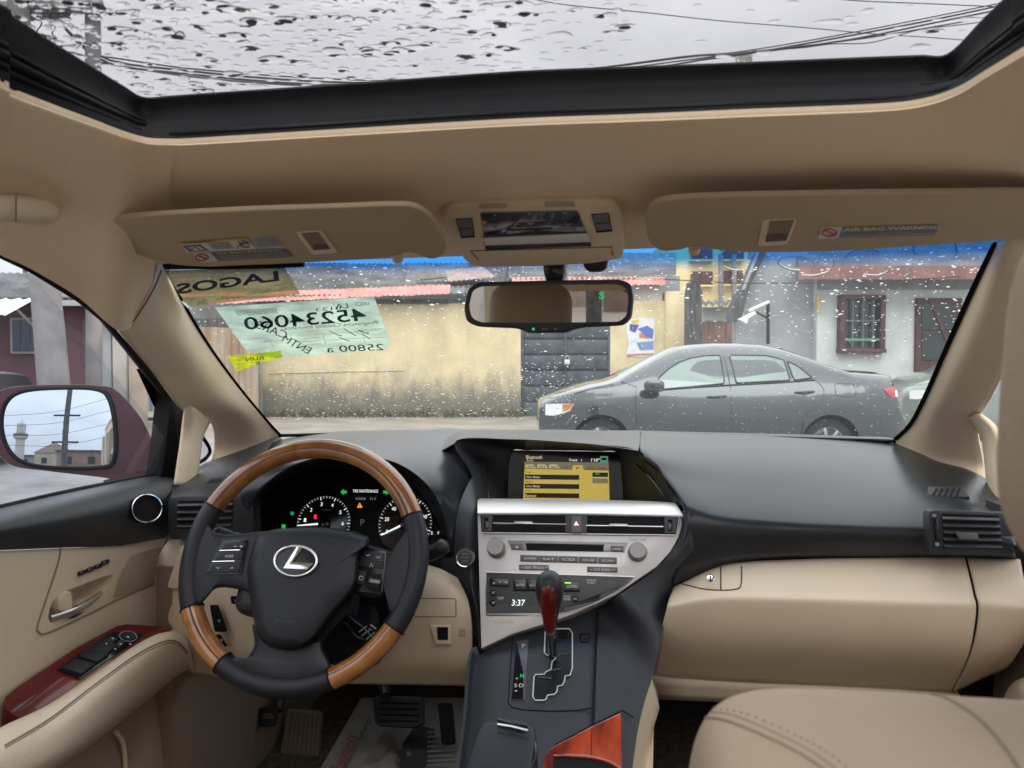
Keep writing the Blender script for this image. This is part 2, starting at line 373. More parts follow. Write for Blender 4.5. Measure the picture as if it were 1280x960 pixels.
flat('rear_glass', [V((-.7,-2.15,1.02)),V((.7,-2.15,1.02)),V((.65,-2.1,1.47)),V((-.65,-2.1,1.47))], g_rear, body)
box('floor_pan', (0,.0,.43), (1.62,4.4,.04), carpet, body)
box('firewall', (0,2.02,.73), (1.62,.04,.60), carpet, body)
for s in (-1,1): box('kick_panel', (s*.70,1.65,.70), (.03,.85,.52), mat('kick_tan_shaded',(.24,.18,.13),.8), body)  # tan set darker to carry the footwell shade in its colour
# bonnet and front wings: what closes the car ahead of the dash
box('bonnet', (0,2.25,1.02), (1.6,1.1,.04), maroon, body)
# sunroof surround
G2 = [(-80,-5),(0,38),(60,75),(120,110),(155,130),(180,143),(214,141.3),(250,139),(450,126),(640,113),(800,107),(940,102),(1090,96),(1150,94),(1185,92),(1230,50),(1280,5),(1340,-50)]
gl = [V((-.50,-.15,GLZ))] + [PZ(x,y,GLZ) for x,y in G2] + [V((.48,-.15,GLZ))]
glu = [p+V((0,0,.02)) for p in gl]
fr = loft('sunroof_frame', [[p+V((0,0,.003)) for p in lip], [p.lerp(q,.5)+V((0,.0,.004)) for p,q in zip(lip,gl)], gl, glu], rubber, body, nu=90, nv=10)
for side, sl_ in (('l', slice(0,7)), ('r', slice(14,20))):
    for t in (.38,.56,.74):
        tube('rail_rib', [p.lerp(q,t)+V((0,0,-.001)) for p,q in zip(lip[sl_],gl[sl_])], .003 if t!=.56 else .005, rubber, body, n=24, seg=6).parent = fr
for o in list(body.children):
    pass
tube('seal_bead', [p.lerp(q,.30)+V((0,-.002,-.001)) for p,q in zip(lip[7:16],gl[7:16])], .004, black_deep, body, n=40, seg=6)
sg = flat('sunroof_glass', [(-.56,-.2,1.62),(.54,-.2,1.62),(.54,.93,1.62),(-.56,.93,1.62)], g_sun, body)

# windshield -------------------------------------------------------
def wsY(X, z): return 1.12 + (1.468-z)/.636 + .06*(1-(X/.65)**2)
def ws(px, py, h=0):
    Y = 1.4
    for _ in range(30): p = PY(px, py, Y); Y = .5*Y+.5*wsY(p.x, p.z)
    p = PY(px, py, Y)
    n = V((.0, -.636, -1)).normalized()          # towards the cabin
    return p + n*h
WSN = V((0,-.636,-1)).normalized()
rows = []
for z in np.linspace(1.53, 1.10, 12): rows.append([V((x, wsY(x,z), z)) for x in np.linspace(-.80,.80,17)])
wsg = loft('windshield', rows, g_wind, body, nu=33, nv=12)
edgeL = [(203,334),(232,383),(262,432),(297,480),(330,520),(352,544)]; edgeR = [(1244,303),(1215,362),(1180,440),(1157,492),(1138,528),(1118,548)]
tube('black_edge_band', [ws(x-2,y,.002) for x,y in edgeL], .0065, rubber, wsg, n=30, seg=6, flat=.5)
tube('black_edge_band', [ws(x+2,y,.002) for x,y in edgeR], .0065, rubber, wsg, n=30, seg=6, flat=.5)
tube('black_edge_band', [ws(x,y,.003) for x,y in [(345,543),(500,540),(700,539),(900,544),(1050,548),(1122,550)]], .004, rubber, wsg, n=30, seg=6)
tube('black_edge_band', [ws(x,y,.002) for x,y in [(203,334),(212,331),(300,331),(380,328)]], .0055, rubber, wsg, n=16, seg=6)
# headlining of the black ceramic print around the top and sides, outside the visible edge
def ring_strip(name, inner, outer, m):
    bm = bmesh.new(); a=[bm.verts.new(p) for p in inner]; b=[bm.verts.new(p) for p in outer]
    for i in range(len(a)-1): bm.faces.new((a[i],a[i+1],b[i+1],b[i]))
    from_bm(name,bm,m,wsg)
ring_strip('ceramic_print', [ws(x,y,.001) for x,y in edgeL], [ws(x-14,y,.001) for x,y in edgeL], rubber)
ring_strip('ceramic_print', [ws(x,y,.001) for x,y in edgeR], [ws(x+30,y,.001) for x,y in edgeR], rubber)

# pillar trims -----------------------------------------------------
A = [PY(197,322,1.105),PY(204,333,1.115)]+[ws(x,y,.004) for x,y in [(232,383),(262,432),(297,480),(330,520),(352,545),(366,556)]]
B = [PY(160,384,1.078)]+x3([(158,403,-.642),(150,415,-.645),(190,464,-.69),(226,511,-.715),(262,527,-.745),(268,556,-.765),(262,585,-.77)])
Mi = [a.lerp(b,.5)+V((.018,-.012,0)) for a,b in zip(A,B)]
ptl = loft('pillar_trim', [A,Mi,B], beige, body, nu=50, nv=14, thick=.01)
loft('pillar_cap', [[PY(140,385,1.075),PY(160,360,1.095),PY(185,328,1.12),PY(205,318,1.13)],[PX(160,425,-.675),PY(186,390,1.16),PY(206,352,1.16),PY(216,330,1.15)]], beige, body, nu=12, nv=6)
strut = [x3(r) for r in ([(231,507,-.71),(229,540,-.72),(224,575,-.72),(219,606,-.72)], [(243,510,-.70),(243,540,-.71),(238,575,-.71),(232,606,-.71)],
        [(264,526,-.72),(254,548,-.725),(250,578,-.725),(245,604,-.72)])]
loft('quarter_strut', strut, beige, body, nu=24, nv=10, thick=.01)
tube('quarter_seal', x3([(249,540,-.765),(262,561,-.77),(258,572,-.77),(247,579,-.77)]), .004, rubber, body, n=20, seg=6)
flat('quarter_glass', x3([(244,530,-.775),(256,545,-.775),(264,561,-.775),(256,585,-.775),(242,590,-.775)]), g_door, body)
sfp = surf(ptl); sq_ = [sfp(x,y,.0004) for x,y in spl2([(201,338),(196,352),(186,372),(172,394),(166,402)],20,False)]; tube('trim_seam', [p for p in sq_ if p is not None], .0011, dark_beige, ptl, seg=4)
A = [ws(x,y,.004) for x,y in [(1246,300),(1217,362),(1182,440),(1159,492),(1140,528),(1120,548),(1108,558)]]
B = x3([(1305,300,.62),(1290,380,.64),(1262,450,.66),(1240,495,.68),(1222,530,.70),(1228,575,.73),(1234,600,.735)])
Mi = [a.lerp(b,.5)+V((-.018,-.012,0)) for a,b in zip(A,B)]
loft('pillar_trim', [A,Mi,B], beige, body, nu=50, nv=14, thick=.01)
strut = [x3(r) for r in ([(1208,527,.70),(1226,548,.705),(1232,594,.70),(1235,622,.70)], [(1212,522,.68),(1232,545,.69),(1241,594,.685),(1245,624,.685)], [(1219,517,.68),(1242,540,.69),(1256,594,.69),(1262,630,.69)])]
loft('quarter_strut', strut, beige, body, nu=24, nv=10, thick=.01)
tube('quarter_seal', x3([(1224,560,.76),(1221,578,.765),(1230,592,.765)]), .004, rubber, body, n=14, seg=6)
flat('quarter_glass', x3([(1222,560,.775),(1240,545,.775),(1262,600,.775),(1232,600,.775)]), g_door, body)
# assist grip by the driver's door
gp = [PX(-110,270,-.55),PX(-40,262,-.535),PX(10,261,-.53),PX(50,264,-.53),PX(62,264,-.535)]
tube('assist_grip', gp, [.014,.014,.0145,.0165,.012], beige, body, seg=14)
tube('grip_seam', [PX(20,y,-.512) for y in (246,262,278)], .0008, dark_beige, body, n=8, seg=4)
# rain -------------------------------------------------------------
def drop_mesh(bm, c, a, b, n, la, lb, hgt, wob, k=9, rings=((1,0),(.66,.72))):
    ph = [rng.uniform(0, 6.28) for _ in range(3)]; R = []
    for f_, h_ in rings:
        row = []
        for i in range(k):
            t = 2*math.pi*i/k; f = 1+wob*(math.sin(2*t+ph[0])*.5+math.sin(3*t+ph[1])*.5)
            row.append(bm.verts.new(c+(a*(la*math.cos(t)*f)+b*(lb*math.sin(t)*f))*f_ + b*(wob*la*.5*math.sin(2.2*math.cos(t)*f_+ph[2]))+n*hgt*h_))
        R.append(row)
    top = bm.verts.new(c+n*hgt+b*(wob*la*.5*math.sin(ph[2]))); bot = bm.verts.new(c+b*(wob*la*.5*math.sin(ph[2])))
    for A_,B_ in zip(R,R[1:]):
        for i in range(k): bm.faces.new((A_[i],A_[(i+1)%k],B_[(i+1)%k],B_[i]))
    for i in range(k): bm.faces.new((R[-1][i],R[-1][(i+1)%k],top)); bm.faces.new((R[0][(i+1)%k],R[0][i],bot))
on = -WSN; wa = EX; wb = on.cross(EX)
bm = bmesh.new(); bm2 = bmesh.new(); cnt = 0
while cnt < 3400:
    px = rng.uniform(205,1245); py = rng.uniform(312,545); u = rng.uniform()
    if u < .30: py = rng.uniform(455,530); px = rng.uniform(340,720)
    elif u < .50: py = rng.uniform(322,420)
    c = ws(px,py,-.004); s = .00045+.0007*rng.uniform()+.0014*rng.uniform()**9
    asp = rng.uniform(1.0,2.4); ang = rng.normal(.08,.25)
    a = wa*math.cos(ang)+wb*math.sin(ang); b = on.cross(a)
    drop_mesh(bm if rng.uniform() < .22 else bm2, c, a, b, on, s*asp, s, s*.62, .12); cnt += 1
o = from_bm('rain_drops', bm, water, wsg, 80); o['kind'] = 'stuff'
o = from_bm('rain_drops', bm2, mat('rain_bead', (1, 1, 1), .0, trans=1, ior=1.2, spec=.3), wsg, 80); o['kind'] = 'stuff'
bm = bmesh.new()
for gx in np.arange(-30,1260,13.5):
    for gy in np.arange(-60,142,9.5):
        px = gx+rng.normal(0,6); py = gy+rng.normal(0,4.5)
        dens = .95 if px < 600 else max(.10, .95-(px-600)/280)
        if rng.uniform() > dens: continue
        c = PZ(px,py,1.627); la = .0028+.0030*rng.uniform()+.0085*rng.uniform()**7; lb = la*rng.uniform(.38,.62)*(1-18*max(0,la-.006))
        ang = rng.normal(-.25,.35) if px < 260 else rng.normal(.0,.22)
        a = EX*math.cos(ang)+EY*math.sin(ang); b = EZ.cross(a)
        drop_mesh(bm, c, a, b, EZ, la*1.1, lb*1.5, lb*.34, .24 if la > .006 else .12, 12, ((1,0),(.86,.42),(.62,.76),(.33,.94)))
o = from_bm('rain_drops', bm, water2, sg, 80); o['kind'] = 'stuff'
# chalk scrawl at the top of the glass
strokes('chalk_scrawl', [[(1000,340),(985,338),(972,330),(980,324),(1000,323),(1014,327),(1019,333),(1015,340)],[(1021,328),(1023,334),(1019,340)],
   [(1003,346),(1020,346),(1036,341),(1042,333),(1043,326)],[(1080,345),(1098,346),(1110,341),(1113,336)],[(1056,325),(1064,317),(1080,312),(1100,316)],
   [(1131,348),(1138,342),(1143,330)],[(1220,343),(1223,352)],[(1142,308),(1143,318),(1148,318)],[(1193,304),(1196,316),(1192,326)],[(985,375),(990,382),(999,389)],
   [(903,318),(915,312),(930,312)],[(905,335),(915,339),(925,340)]], ws, -.003, .0013, white_p, wsg, n=16)

# ------------------------------------------------------------------ stickers on the glass (seen from behind, so mirrored)
st = thing('insurance_slip', ws(380,405,.002), 'large pale green insurance paper with mirrored number behind the windshield', 'paper')
hw = lambda x,y,h=0: ws(x,y,.002+h)
def sheet(name, pts, m, par, hit=hw, h=0): return flat(name, [hit(x,y,h) for x,y in pts], m, par)
sheet('paper_sheet', [(269,383),(468,369),(472,381),(487,426),(483,436),(400,442),(352,445),(308,437)], g_paper, st)
text('45234060', hw, (459,399),(307,411),(456,383), mat('green_ink', (.075,.19,.155), .6), st, .0008, bold=.012)
ink = mat('pale_green_ink', (.16,.28,.23), .6); pen = mat('black_pen', (.02,.05,.045), .6)
text('Progressive Casualty Insurance', hw, (473,405),(356,412),(472,399), ink, st, .0008)
text('0123', hw, (427,385),(395,387),(427,381), ink, st, .0008); text('LA', hw, (436,383),(421,384),(434,377), pen, st, .0008)
text('LAGOS', hw, (462,380),(445,381),(461,375), ink, st, .0008)
text('CARS', hw, (357,422),(320,408),(361,413), pen, st, .0009); text('ENTM', hw, (385,441),(352,424),(391,434), pen, st, .0009)
text('25800 a', hw, (481,436),(409,439),(479,428), pen, st, .0009)
strokes('pen_strokes', [[(412,412),(425,418),(428,418)],[(430,409),(445,418)],[(448,411),(461,416),(460,413)],[(453,416),(463,422)],[(424,420),(438,425)]], hw, .0008, .0007, pen, st)
strokes('barcode', [[(295+i*2.6,386-.18*i),(298+i*2.6,393-.18*i)] for i in range(20)], hw, .0008, .0006, pen, st)
strokes('ruled_lines', [[(450,411),(478,409)],[(403,416),(475,411)],[(330,425),(352,423)],[(404,417),(408,430)],[(452,411),(457,428)],[(408,424),(452,421),(482,420)],
   [(305,423),(335,421)],[(371,418),(400,416)],[(371,422),(400,420)],[(373,426),(401,424)],[(336,421),(342,432)],[(375,430),(402,428)]], hw, .0006, .0003, ink, st)
tg = thing('yellow_tag', ws(318,446,.003), 'small yellow sticky tag under the green insurance paper', 'tag')
hy = lambda x,y,h=0: ws(x,y,.006+h)
flat('tag_sheet', [hy(x,y) for x,y in [(285,442),(352,435),(354,443),(330,449),(297,461)]], g_yel, tg)
text('RUN', hy, (331,446),(309,448),(330,441), pen, tg, .0006); text('R', hy, (326,452),(321,452.5),(325,448), pen, tg, .0006)
cd = thing('licence_card', ws(290,350,.002), 'tan licence card with mirrored dark letters at the top windshield corner', 'card')
hc = lambda x,y,h=0: ws(x,y,.009+h)
flat('card_sheet', [hc(x,y) for x,y in [(207,333),(357,328),(377,362),(300,371),(240,378),(233,372)]], g_card, cd)
navy = mat('navy_ink', (.02,.045,.10), .6)
text('LAGOS', hc, (351,345),(224,362),(349,332), navy, cd, .0008, bold=.03)
g1 = flat('white_strip', [hc(x,y,.0005) for x,y in [(305,356),(363,349),(367,356),(310,364)]], g_strip, cd); g2 = flat('white_strip', [hc(x,y,.0005) for x,y in [(228,371),(275,363),(282,369),(236,379)]], g_strip, cd)
text('00110017', hc, (358,357),(318,362),(357,353), ink, cd, .0012); text('2A', hc, (262,373),(248,375),(261,368), ink, cd, .0012)

# ================================================================== DASHBOARD
dash = thing('dashboard', (0,1.35,.85), 'black and beige dashboard with lit gauges, screen and silver radio panel', 'dashboard')
# hood over the gauges
lipc = y3([(300,694,1.27),(303,650,1.25),(322,612,1.22),(360,582,1.20),(410,568,1.19),(460,568,1.19),(505,581,1.20),(540,610,1.22),(557,650,1.25),(562,700,1.27)])
midc = y3([(291,694,1.27),(284,640,1.26),(306,596,1.27),(350,566,1.32),(410,552,1.36),(465,551,1.36),(518,560,1.34),(558,588,1.30),(577,640,1.28),(580,705,1.28)])
backc = y3([(284,694,1.30),(268,640,1.34),(290,588,1.44),(340,553,1.60),(410,540,1.66),(470,538,1.66),(530,537,1.67),(580,540,1.62),(600,600,1.38),(600,705,1.33)])
lipi = [p+V((0,.012,-.004)) for p in lipc]
loft('gauge_hood', [lipi,lipc,midc,backc], pad_m, dash, nu=70, nv=24)
inn = y3([(308,706,1.36),(311,660,1.37),(327,625,1.37),(362,598,1.37),(410,584,1.37),(460,584,1.37),(502,596,1.37),(531,623,1.37),(547,660,1.37),(552,706,1.36)])
loft('gauge_recess', [lipi, [a.lerp(b,.5)+V((0,.01,.004)) for a,b in zip(lipi,inn)], inn], black_deep, dash, nu=60, nv=10)
# left corner and left vent block
loft('upper_pad', [y3([(220,600,1.36),(258,578,1.50),(312,553,1.63),(350,540,1.66)]), y3([(216,612,1.28),(252,600,1.30),(285,588,1.34),(330,570,1.36)]), y3([(213,624,1.24),(250,621,1.24),(282,620,1.25),(310,615,1.26)]),
   y3([(212,632,1.245),(250,630,1.245),(282,630,1.255),(310,628,1.27)])], black, dash, nu=24, nv=16)
# centre hood over the screen
lips = y3([(548,566,1.40),(575,551,1.395),(600,549,1.40),(650,550,1.38),(700,552.5,1.37),(750,556,1.37),(798,563,1.355)])
loft('upper_pad', [[p+V((0,.03,-.006)) for p in lips], lips, y3([(548,560,1.44),(575,547.5,1.45),(600,546.5,1.45),(650,546,1.45),(700,547,1.45),(750,548.5,1.45),(800,552,1.45)]), y3([(545,540,1.68),(575,537,1.68),(600,537,1.68),(650,537,1.68),(700,537,1.68),(750,538,1.68),(800,538,1.68)])], pad_m, dash, nu=40, nv=14)
# right pad
R0 = y3([(800,538,1.68),(870,540,1.67),(960,542,1.66),(1060,545,1.65),(1122,549,1.64),(1165,574,1.52),(1215,589,1.46),(1268,622,1.34)])
R1 = y3([(798,559,1.39),(880,571,1.44),(970,575,1.45),(1060,580,1.45),(1130,590,1.42),(1170,603,1.37),(1215,618,1.33),(1270,640,1.27)])
R2 = y3([(828,590,1.33),(888,608,1.33),(970,614,1.33),(1060,620,1.32),(1130,625,1.30),(1170,630,1.28),(1215,634,1.26),(1270,655,1.22)])
R3 = y3([(856,638,1.265),(900,648,1.26),(970,653,1.26),(1060,657,1.25),(1130,660,1.24),(1170,662,1.23),(1215,665,1.21),(1270,680,1.18)])
R4 = y3([(846,702,1.25),(900,694,1.255),(970,690,1.255),(1060,688,1.25),(1130,688,1.24),(1170,688,1.23),(1215,689,1.22),(1270,697,1.20)])
R5 = y3([(838,733,1.255),(905,706,1.265),(970,699,1.265),(1060,697,1.26),(1130,696,1.25),(1170,696,1.24),(1215,697,1.23),(1270,702,1.21)])
loft('upper_pad', [R0,R1,R2,R3,R4,R5], pad_m, dash, nu=70, nv=44, thick=.01)
# screen recess
outer = y3([(598,632,1.30),(588,590,1.36),(570,551,1.38),(640,549,1.38),(700,552,1.37),(750,556,1.37),(797,563,1.36),(828,592,1.33),(856,632,1.28)])
inner = y3([(636,636,1.46),(636,605,1.47),(640,565,1.475),(660,563,1.475),(700,563,1.475),(745,564,1.475),(773,567,1.475),(776,600,1.47),(778,636,1.46)])
loft('screen_recess', [outer,[a.lerp(b,.5)+V((0,.01,0)) for a,b in zip(outer,inner)],inner], black, dash, nu=60, nv=10)
for pts in ([(604,575,1.40),(608,600,1.38),(611,628,1.36)],[(796,580,1.40),(815,600,1.37),(836,628,1.33)]):
    tube('recess_seam', y3(pts), .0016, black_gloss, dash, n=12, seg=5)
SP = Plane(PY(705,600,1.468),(0,-.97,.24))
scr = prism('display_screen', SP.poly([(637,563),(776,565),(780,640),(634,638)]), SP.n, .002, black_gloss, dash, back=.01)
def sq(x0,y0,x1,y1,sk=.012): return [(x0,y0+sk*(x0-655)),(x1,y0+sk*(x1-655)),(x1,y1+sk*(x1-655)),(x0,y1+sk*(x0-655))]
sh = .003
flat('page', SP.poly([(655.5,586),(761,588),(762,628),(654,626)],sh), em_screen, scr)
flat('tab_bar', SP.poly(sq(655.5,577,761,586),sh), em_olive, scr)
for i,x in enumerate((656.5,671.5,686)): flat('tab', SP.poly([(x,585),(x+.5,580.5),(x+10,580.5),(x+13.5,585.2)],sh+.0006), em_screen2, scr)
flat('tab', SP.poly([(715,588),(716,581.5),(728,581.5),(730,588)],sh+.0006), em_screen, scr)
for y in (593,604.5,616): flat('field', SP.poly(sq(656,y,724,y+6),sh+.0008), em_dark, scr)
flat('field', SP.poly(sq(740.5,589.5,760,595),sh+.0008), em_dark, scr); flat('field', SP.poly(sq(740.5,597,760,603),sh+.0008), em_olive, scr)
flat('battery_box', SP.poly(sq(750,569,760,577.5),sh+.0008), mat('lit_teal',(.10,.32,.24),.4,emit=.5), scr); flat('battery_box', SP.poly(sq(752,571,758,574),sh+.0012), em_dark, scr)
for s,x0,x1,y,hh,mm in (('Bluetooth',657.5,677.5,573.5,4.5,em_cream),('Audio',658,666.5,576.4,2.4,em_cream),('Track   1',711,727,575.6,2.6,em_white),("1'10\"",739,749,576,4,em_white),
     ('Track',656.5,664,591.3,2.2,em_dark),('Album',656.5,665,602.8,2.2,em_dark),('Artist',656.5,664,614.2,2.2,em_dark),('Oui Baby',657.3,675,598.2,3.4,em_cream),('Oui Baby',657.3,675,609.6,3.4,em_cream),
     ('Romani',656.5,670,621.2,3.4,em_cream),('BT',720,725,586,3,em_dark),('AM',659,667,584.6,2.4,em_dark),('FM',674,681,584.6,2.4,em_dark),('SAT',689,697,584.6,2.4,em_dark),('CD',703,710,584.8,2.4,em_dark),('AUX',734,742,585.2,2.4,em_dark),('USB',748,757,585.4,2.4,em_dark),('ON',744,749,592.3,2.3,mat('lit_cyan',(.1,.5,.5),.5,emit=.6))):
    k = .012*(x0-655); k2 = .012*(x1-655)
    text(s, SP, (x0,y+k),(x1,y+k2),(x0+.3,y+k-hh), mm, scr, sh+.0016)

# gauges
GP = Plane(PY(430,650,1.372),(0,-.93,.36))
face = prism('instrument_cluster', GP.poly([(300,712),(303,655),(322,618),(360,592),(410,579),(462,579),(506,592),(537,618),(554,655),(556,712)]), GP.n, .001, black_deep, dash, back=.004)
def gauge(cx, cy, R, labels, a0, a1, needle):
    c = GP(cx,cy,.002); rr = (GP(cx+R,cy,.002)-c).length; a,b,n = frame_of(GP.n)
    a = -a if a.x < 0 else a
    g = lathe('gauge', c, GP.n, [(rr*1.02,0),(rr*1.02,.003),(rr*.98,.003),(rr*.98,.0005),(0,.0005)], black_gloss, dash, seg=40)
    tube('gauge_ring', [c+GP.n*.003+a*(rr*math.cos(t))+b*(rr*math.sin(t)) for t in np.radians(np.linspace(a0+8,a1-8,40))], .0006, grey_p, g, seg=4)
    bm = bmesh.new(); k = len(labels); sub = 5
    for i in range((k-1)*sub+1):
        t = math.radians(a0+(a1-a0)*i/((k-1)*sub)); d = a*math.cos(t)+b*math.sin(t); mj = i % sub == 0
        p = c+GP.n*.0032+d*rr*(.93 if mj else .96); box_bm(bm, p, d, GP.n.cross(d), GP.n, rr*(.12 if mj else .06), .0011 if mj else .0006, .0004)
    from_bm('tick_marks', bm, em_white, g)
    for i, s in enumerate(labels):
        t = math.radians(a0+(a1-a0)*i/(k-1)); d = a*math.cos(t)+b*math.sin(t); p = c+d*rr*.72
        uv, f = text_mesh(s); w = .0042*len(s); vs = [tuple(p+a*((u-.5)*w)+b*((v-.5)*.0068)+GP.n*.003) for u,v in uv]
        me = bpy.data.meshes.new('digit'); me.from_pydata(vs,[],f); link('digit', me, em_white, g)
    t = math.radians(needle); d = a*math.cos(t)+b*math.sin(t); q = GP.n.cross(d)
    prism('needle', [c+d*rr*.95+q*.0008, c+d*rr*.95-q*.0008, c-d*rr*.05-q*.002, c-d*rr*.05+q*.002], GP.n, .0058, em_white, g, back=-.0046)
    lathe('needle_hub', c, GP.n, [(rr*.24,.0005),(rr*.24,.004),(rr*.18,.006),(0,.006)], black_gloss, g, seg=24)
gauge(405,655,33.5,['0','1','2','3','4','5','6','7','8'],205,-65,186)
gauge(507,655,33.5,['0','20','40','60','80','100','120','140'],205,-50,208)
def icon(name, pts, mm): return flat(name, GP.poly(pts,.003), mm, face)
icon('turn_arrow', [(425.5,615),(429.7,611),(429.7,613.2),(433.5,613.2),(433.5,616.8),(429.7,616.8),(429.7,619)], em_green)
icon('turn_arrow', [(487,615),(482.8,611),(482.8,613.2),(479,613.2),(479,616.8),(482.8,616.8),(482.8,619)], em_green)
icon('warning_triangle', [(449.5,628),(453.2,634.5),(446.2,634.5)], em_orange)
flat('warning_mark', GP.poly([(449.2,630),(449.9,630),(449.9,633),(449.2,633)],.0036), em_dark, face)
flat('oil_lamp', GP.poly(rpoly([(392.2,643),(396.2,643),(396.2,649),(392.2,649)],.4),.0048), em_red, face)
icon('tyre_lamp', rpoly([(363,639.5),(367.5,639.5),(367.5,644),(363,644)],.4), mat('lit_green_dim',(.02,.35,.12),.5,emit=.6)); icon('lamp_symbol', [(352,655.5),(357,655.5),(357,660.5),(352,660.5)], em_green)
text('TIRE MAINTENANCE', GP, (441,615.5),(472.5,615.8),(441,611.8), em_white, face, .003); text('VOICE    71 F', GP, (444,624.6),(470,625),(444,622), mat('lit_grey',(.45,.47,.48),.5,emit=.4), face, .003)
text('P', GP, (450.5,657),(455.5,657),(450.7,649), mat('lit_faint',(.15,.16,.17),.5,emit=.3), face, .003); text('x1000r/min', GP, (401,638.2),(415,638.5),(401,636.3), grey_p, face, .0045)
text('E    F', GP, (539,668),(549,668),(539,664.5), em_white, face, .003)
strokes('display_rule', [[(443,620.3),(472,620.6)]], GP, .003, .00025, grey_p, face)

# left vent
def vent(name, P, fr_, op, ns, bar=None, m_f=black, parent=dash):
    v = prism(name, P.poly(rpoly(fr_,.12,3),.0), P.n, .006, m_f, parent, bevel=.002, back=.03)
    flat('vent_cavity', P.poly(op,.0066), black_deep, v)
    x0,y0 = op[0]; x1,y1 = op[1]; x2,y2 = op[2]; x3_,y3_ = op[3]
    for i in range(ns):
        t = (i+.5)/ns; a = P(x0+(x3_-x0)*t, y0+(y3_-y0)*t,.006); b = P(x1+(x2-x1)*t, y1+(y2-y1)*t,.006); ax = (b-a).normalized(); az = (P.n*.5+EZ).normalized(); ay = az.cross(ax)
        bm = bmesh.new(); box_bm(bm, (a+b)/2, ax, ay, ax.cross(ay), (b-a).length, .012, .0026, .0008); from_bm('slat', bm, grey_trim, v)
    return v
VL = Plane(PY(250,645,1.235),(.12,-.97,.1))
vent('air_vent', VL, [(212,621),(318,618),(318,672),(212,674)], [(223,626),(292,625),(290,659),(222,661)], 4)
# right vent
VR = Plane(PY(1205,665,1.205),(-.12,-.98,.12))
vr = vent('air_vent', VR, [(1160,637),(1266,641),(1266,694),(1160,693)], [(1177,642),(1248,644),(1253,686),(1180,685)], 5)
a = VR(1205,668,.012); prism('vent_tab', VR.poly([(1193,665),(1220,665.5),(1223,674),(1198,674)],.010), VR.n, .006, silver_btn, vr, bevel=.001)
prism('vent_wheel', VR.poly([(1166,648),(1172,648),(1175,676),(1169,676)],.006), VR.n, .004, black_gloss, vr, bevel=.002)
flat('vent_mark', VR.poly([(1165,642.5),(1170,642.5),(1170.5,646),(1165.5,646)],.0115), grey_p, vr); flat('vent_mark', VR.poly([(1169,678),(1173.5,678),(1174,682.5),(1169.5,682.5)],.0115), grey_p, vr)
# demister grilles
def grille(P, outl, lines):
    v = prism('demister_grille', P.poly(outl), P.n, .0015, black, dash, back=.01, bevel=.0008)
    for pts in lines: flat('grille_slot', P.poly(pts,.0022), black_deep, v)
DR = Plane(PY(1185,616,1.316),(-.12,-.40,.9))
grille(DR, [(1160,609),(1200,609),(1212,622),(1160,622)], [[(1164+i*7.5,620.5),(1167+i*7.5,620.5),(1173+i*7,610.5),(1169.5+i*7,610.5)] for i in range(5)])
DL = Plane(PY(265,604,1.283),(.12,-.45,.88))
grille(DL, [(251,611),(262,599),(284,596),(280,608)], [[(254+i*5.5,609.5-i*.5),(256.5+i*5.5,609.5-i*.5),(266+i*4,600-i*.5),(263.5+i*4,600-i*.5)] for i in range(4)])
# lower beige knee panel
K = [y3([(212,673,1.26),(300,678,1.25),(400,690,1.25),(500,700,1.25),(545,709,1.25),(572,722,1.25)]), y3([(197,700,1.24),(300,712,1.22),(400,722,1.22),(500,728,1.22),(560,738,1.22),(585,750,1.23)]),
     y3([(194,745,1.23),(300,755,1.21),(400,770,1.21),(500,775,1.21),(560,780,1.21),(590,784,1.22)]), y3([(206,795,1.23),(300,812,1.22),(400,822,1.22),(500,826,1.22),(560,828,1.22),(590,830,1.23)]),
     y3([(232,842,1.27),(300,850,1.26),(400,854,1.26),(500,856,1.26),(560,857,1.26),(590,858,1.27)])]
knee = loft('knee_panel', K, beige, dash, nu=50, nv=36, thick=.006)
KP = Plane(PY(550,780,1.205),(0,-1,.02))
flat('switch_blank', KP.poly([(546,784),(560,784),(560,800),(547,800)],.006), black_deep, knee); prism('switch_bezel', KP.poly([(539,781),(563,781),(565,804),(545,804)]), KP.n, .005, beige, knee, bevel=.002)
tube('panel_seam', KP.poly(rpoly([(518,748),(570,748.5),(570,771),(518,771)],.1),.004), .0007, dark_beige, knee, closed=True, seg=4)
for i in range(4): tube('grille_line', KP.poly([(573,787+i*2.6),(582,787.3+i*2.6)],.006), .0006, dark_beige, knee, seg=4)
for pts in ([(262,756),(273,756),(285,790),(268,790)],[(268,793),(276,793),(285,808),(272,808)],[(288,745),(316,746),(316,756),(289,755)]):
    PL = Plane(PY(275,770,1.205),(0,-1,.02)); flat('switch_pocket', PL.poly(rpoly(pts,.2,3),.004), black_deep, knee)
for x,y in ((295,751),(303,751),(311,751.5),(274,776),(277,800)): PL = Plane(PY(275,770,1.200),(0,-1,.02)); flat('switch_symbol', PL.poly([(x-1.5,y-1.5),(x+1.5,y-1.5),(x+1.5,y+1.5),(x-1.5,y+1.5)],.001), grey_p, knee)
PL = Plane(PY(225,705,1.22),(.1,-1,.05)); prism('coin_box', PL.poly(rpoly([(227,681),(262,682),(262,735),(209,735)],.12)), PL.n, .004, beige, knee, bevel=.002)
flat('column_opening', [PY(x,y,1.19) for x,y in rpoly([(405,735),(503,742),(500,790),(488,812),(440,815),(405,812)],.2)], black_deep, dash)
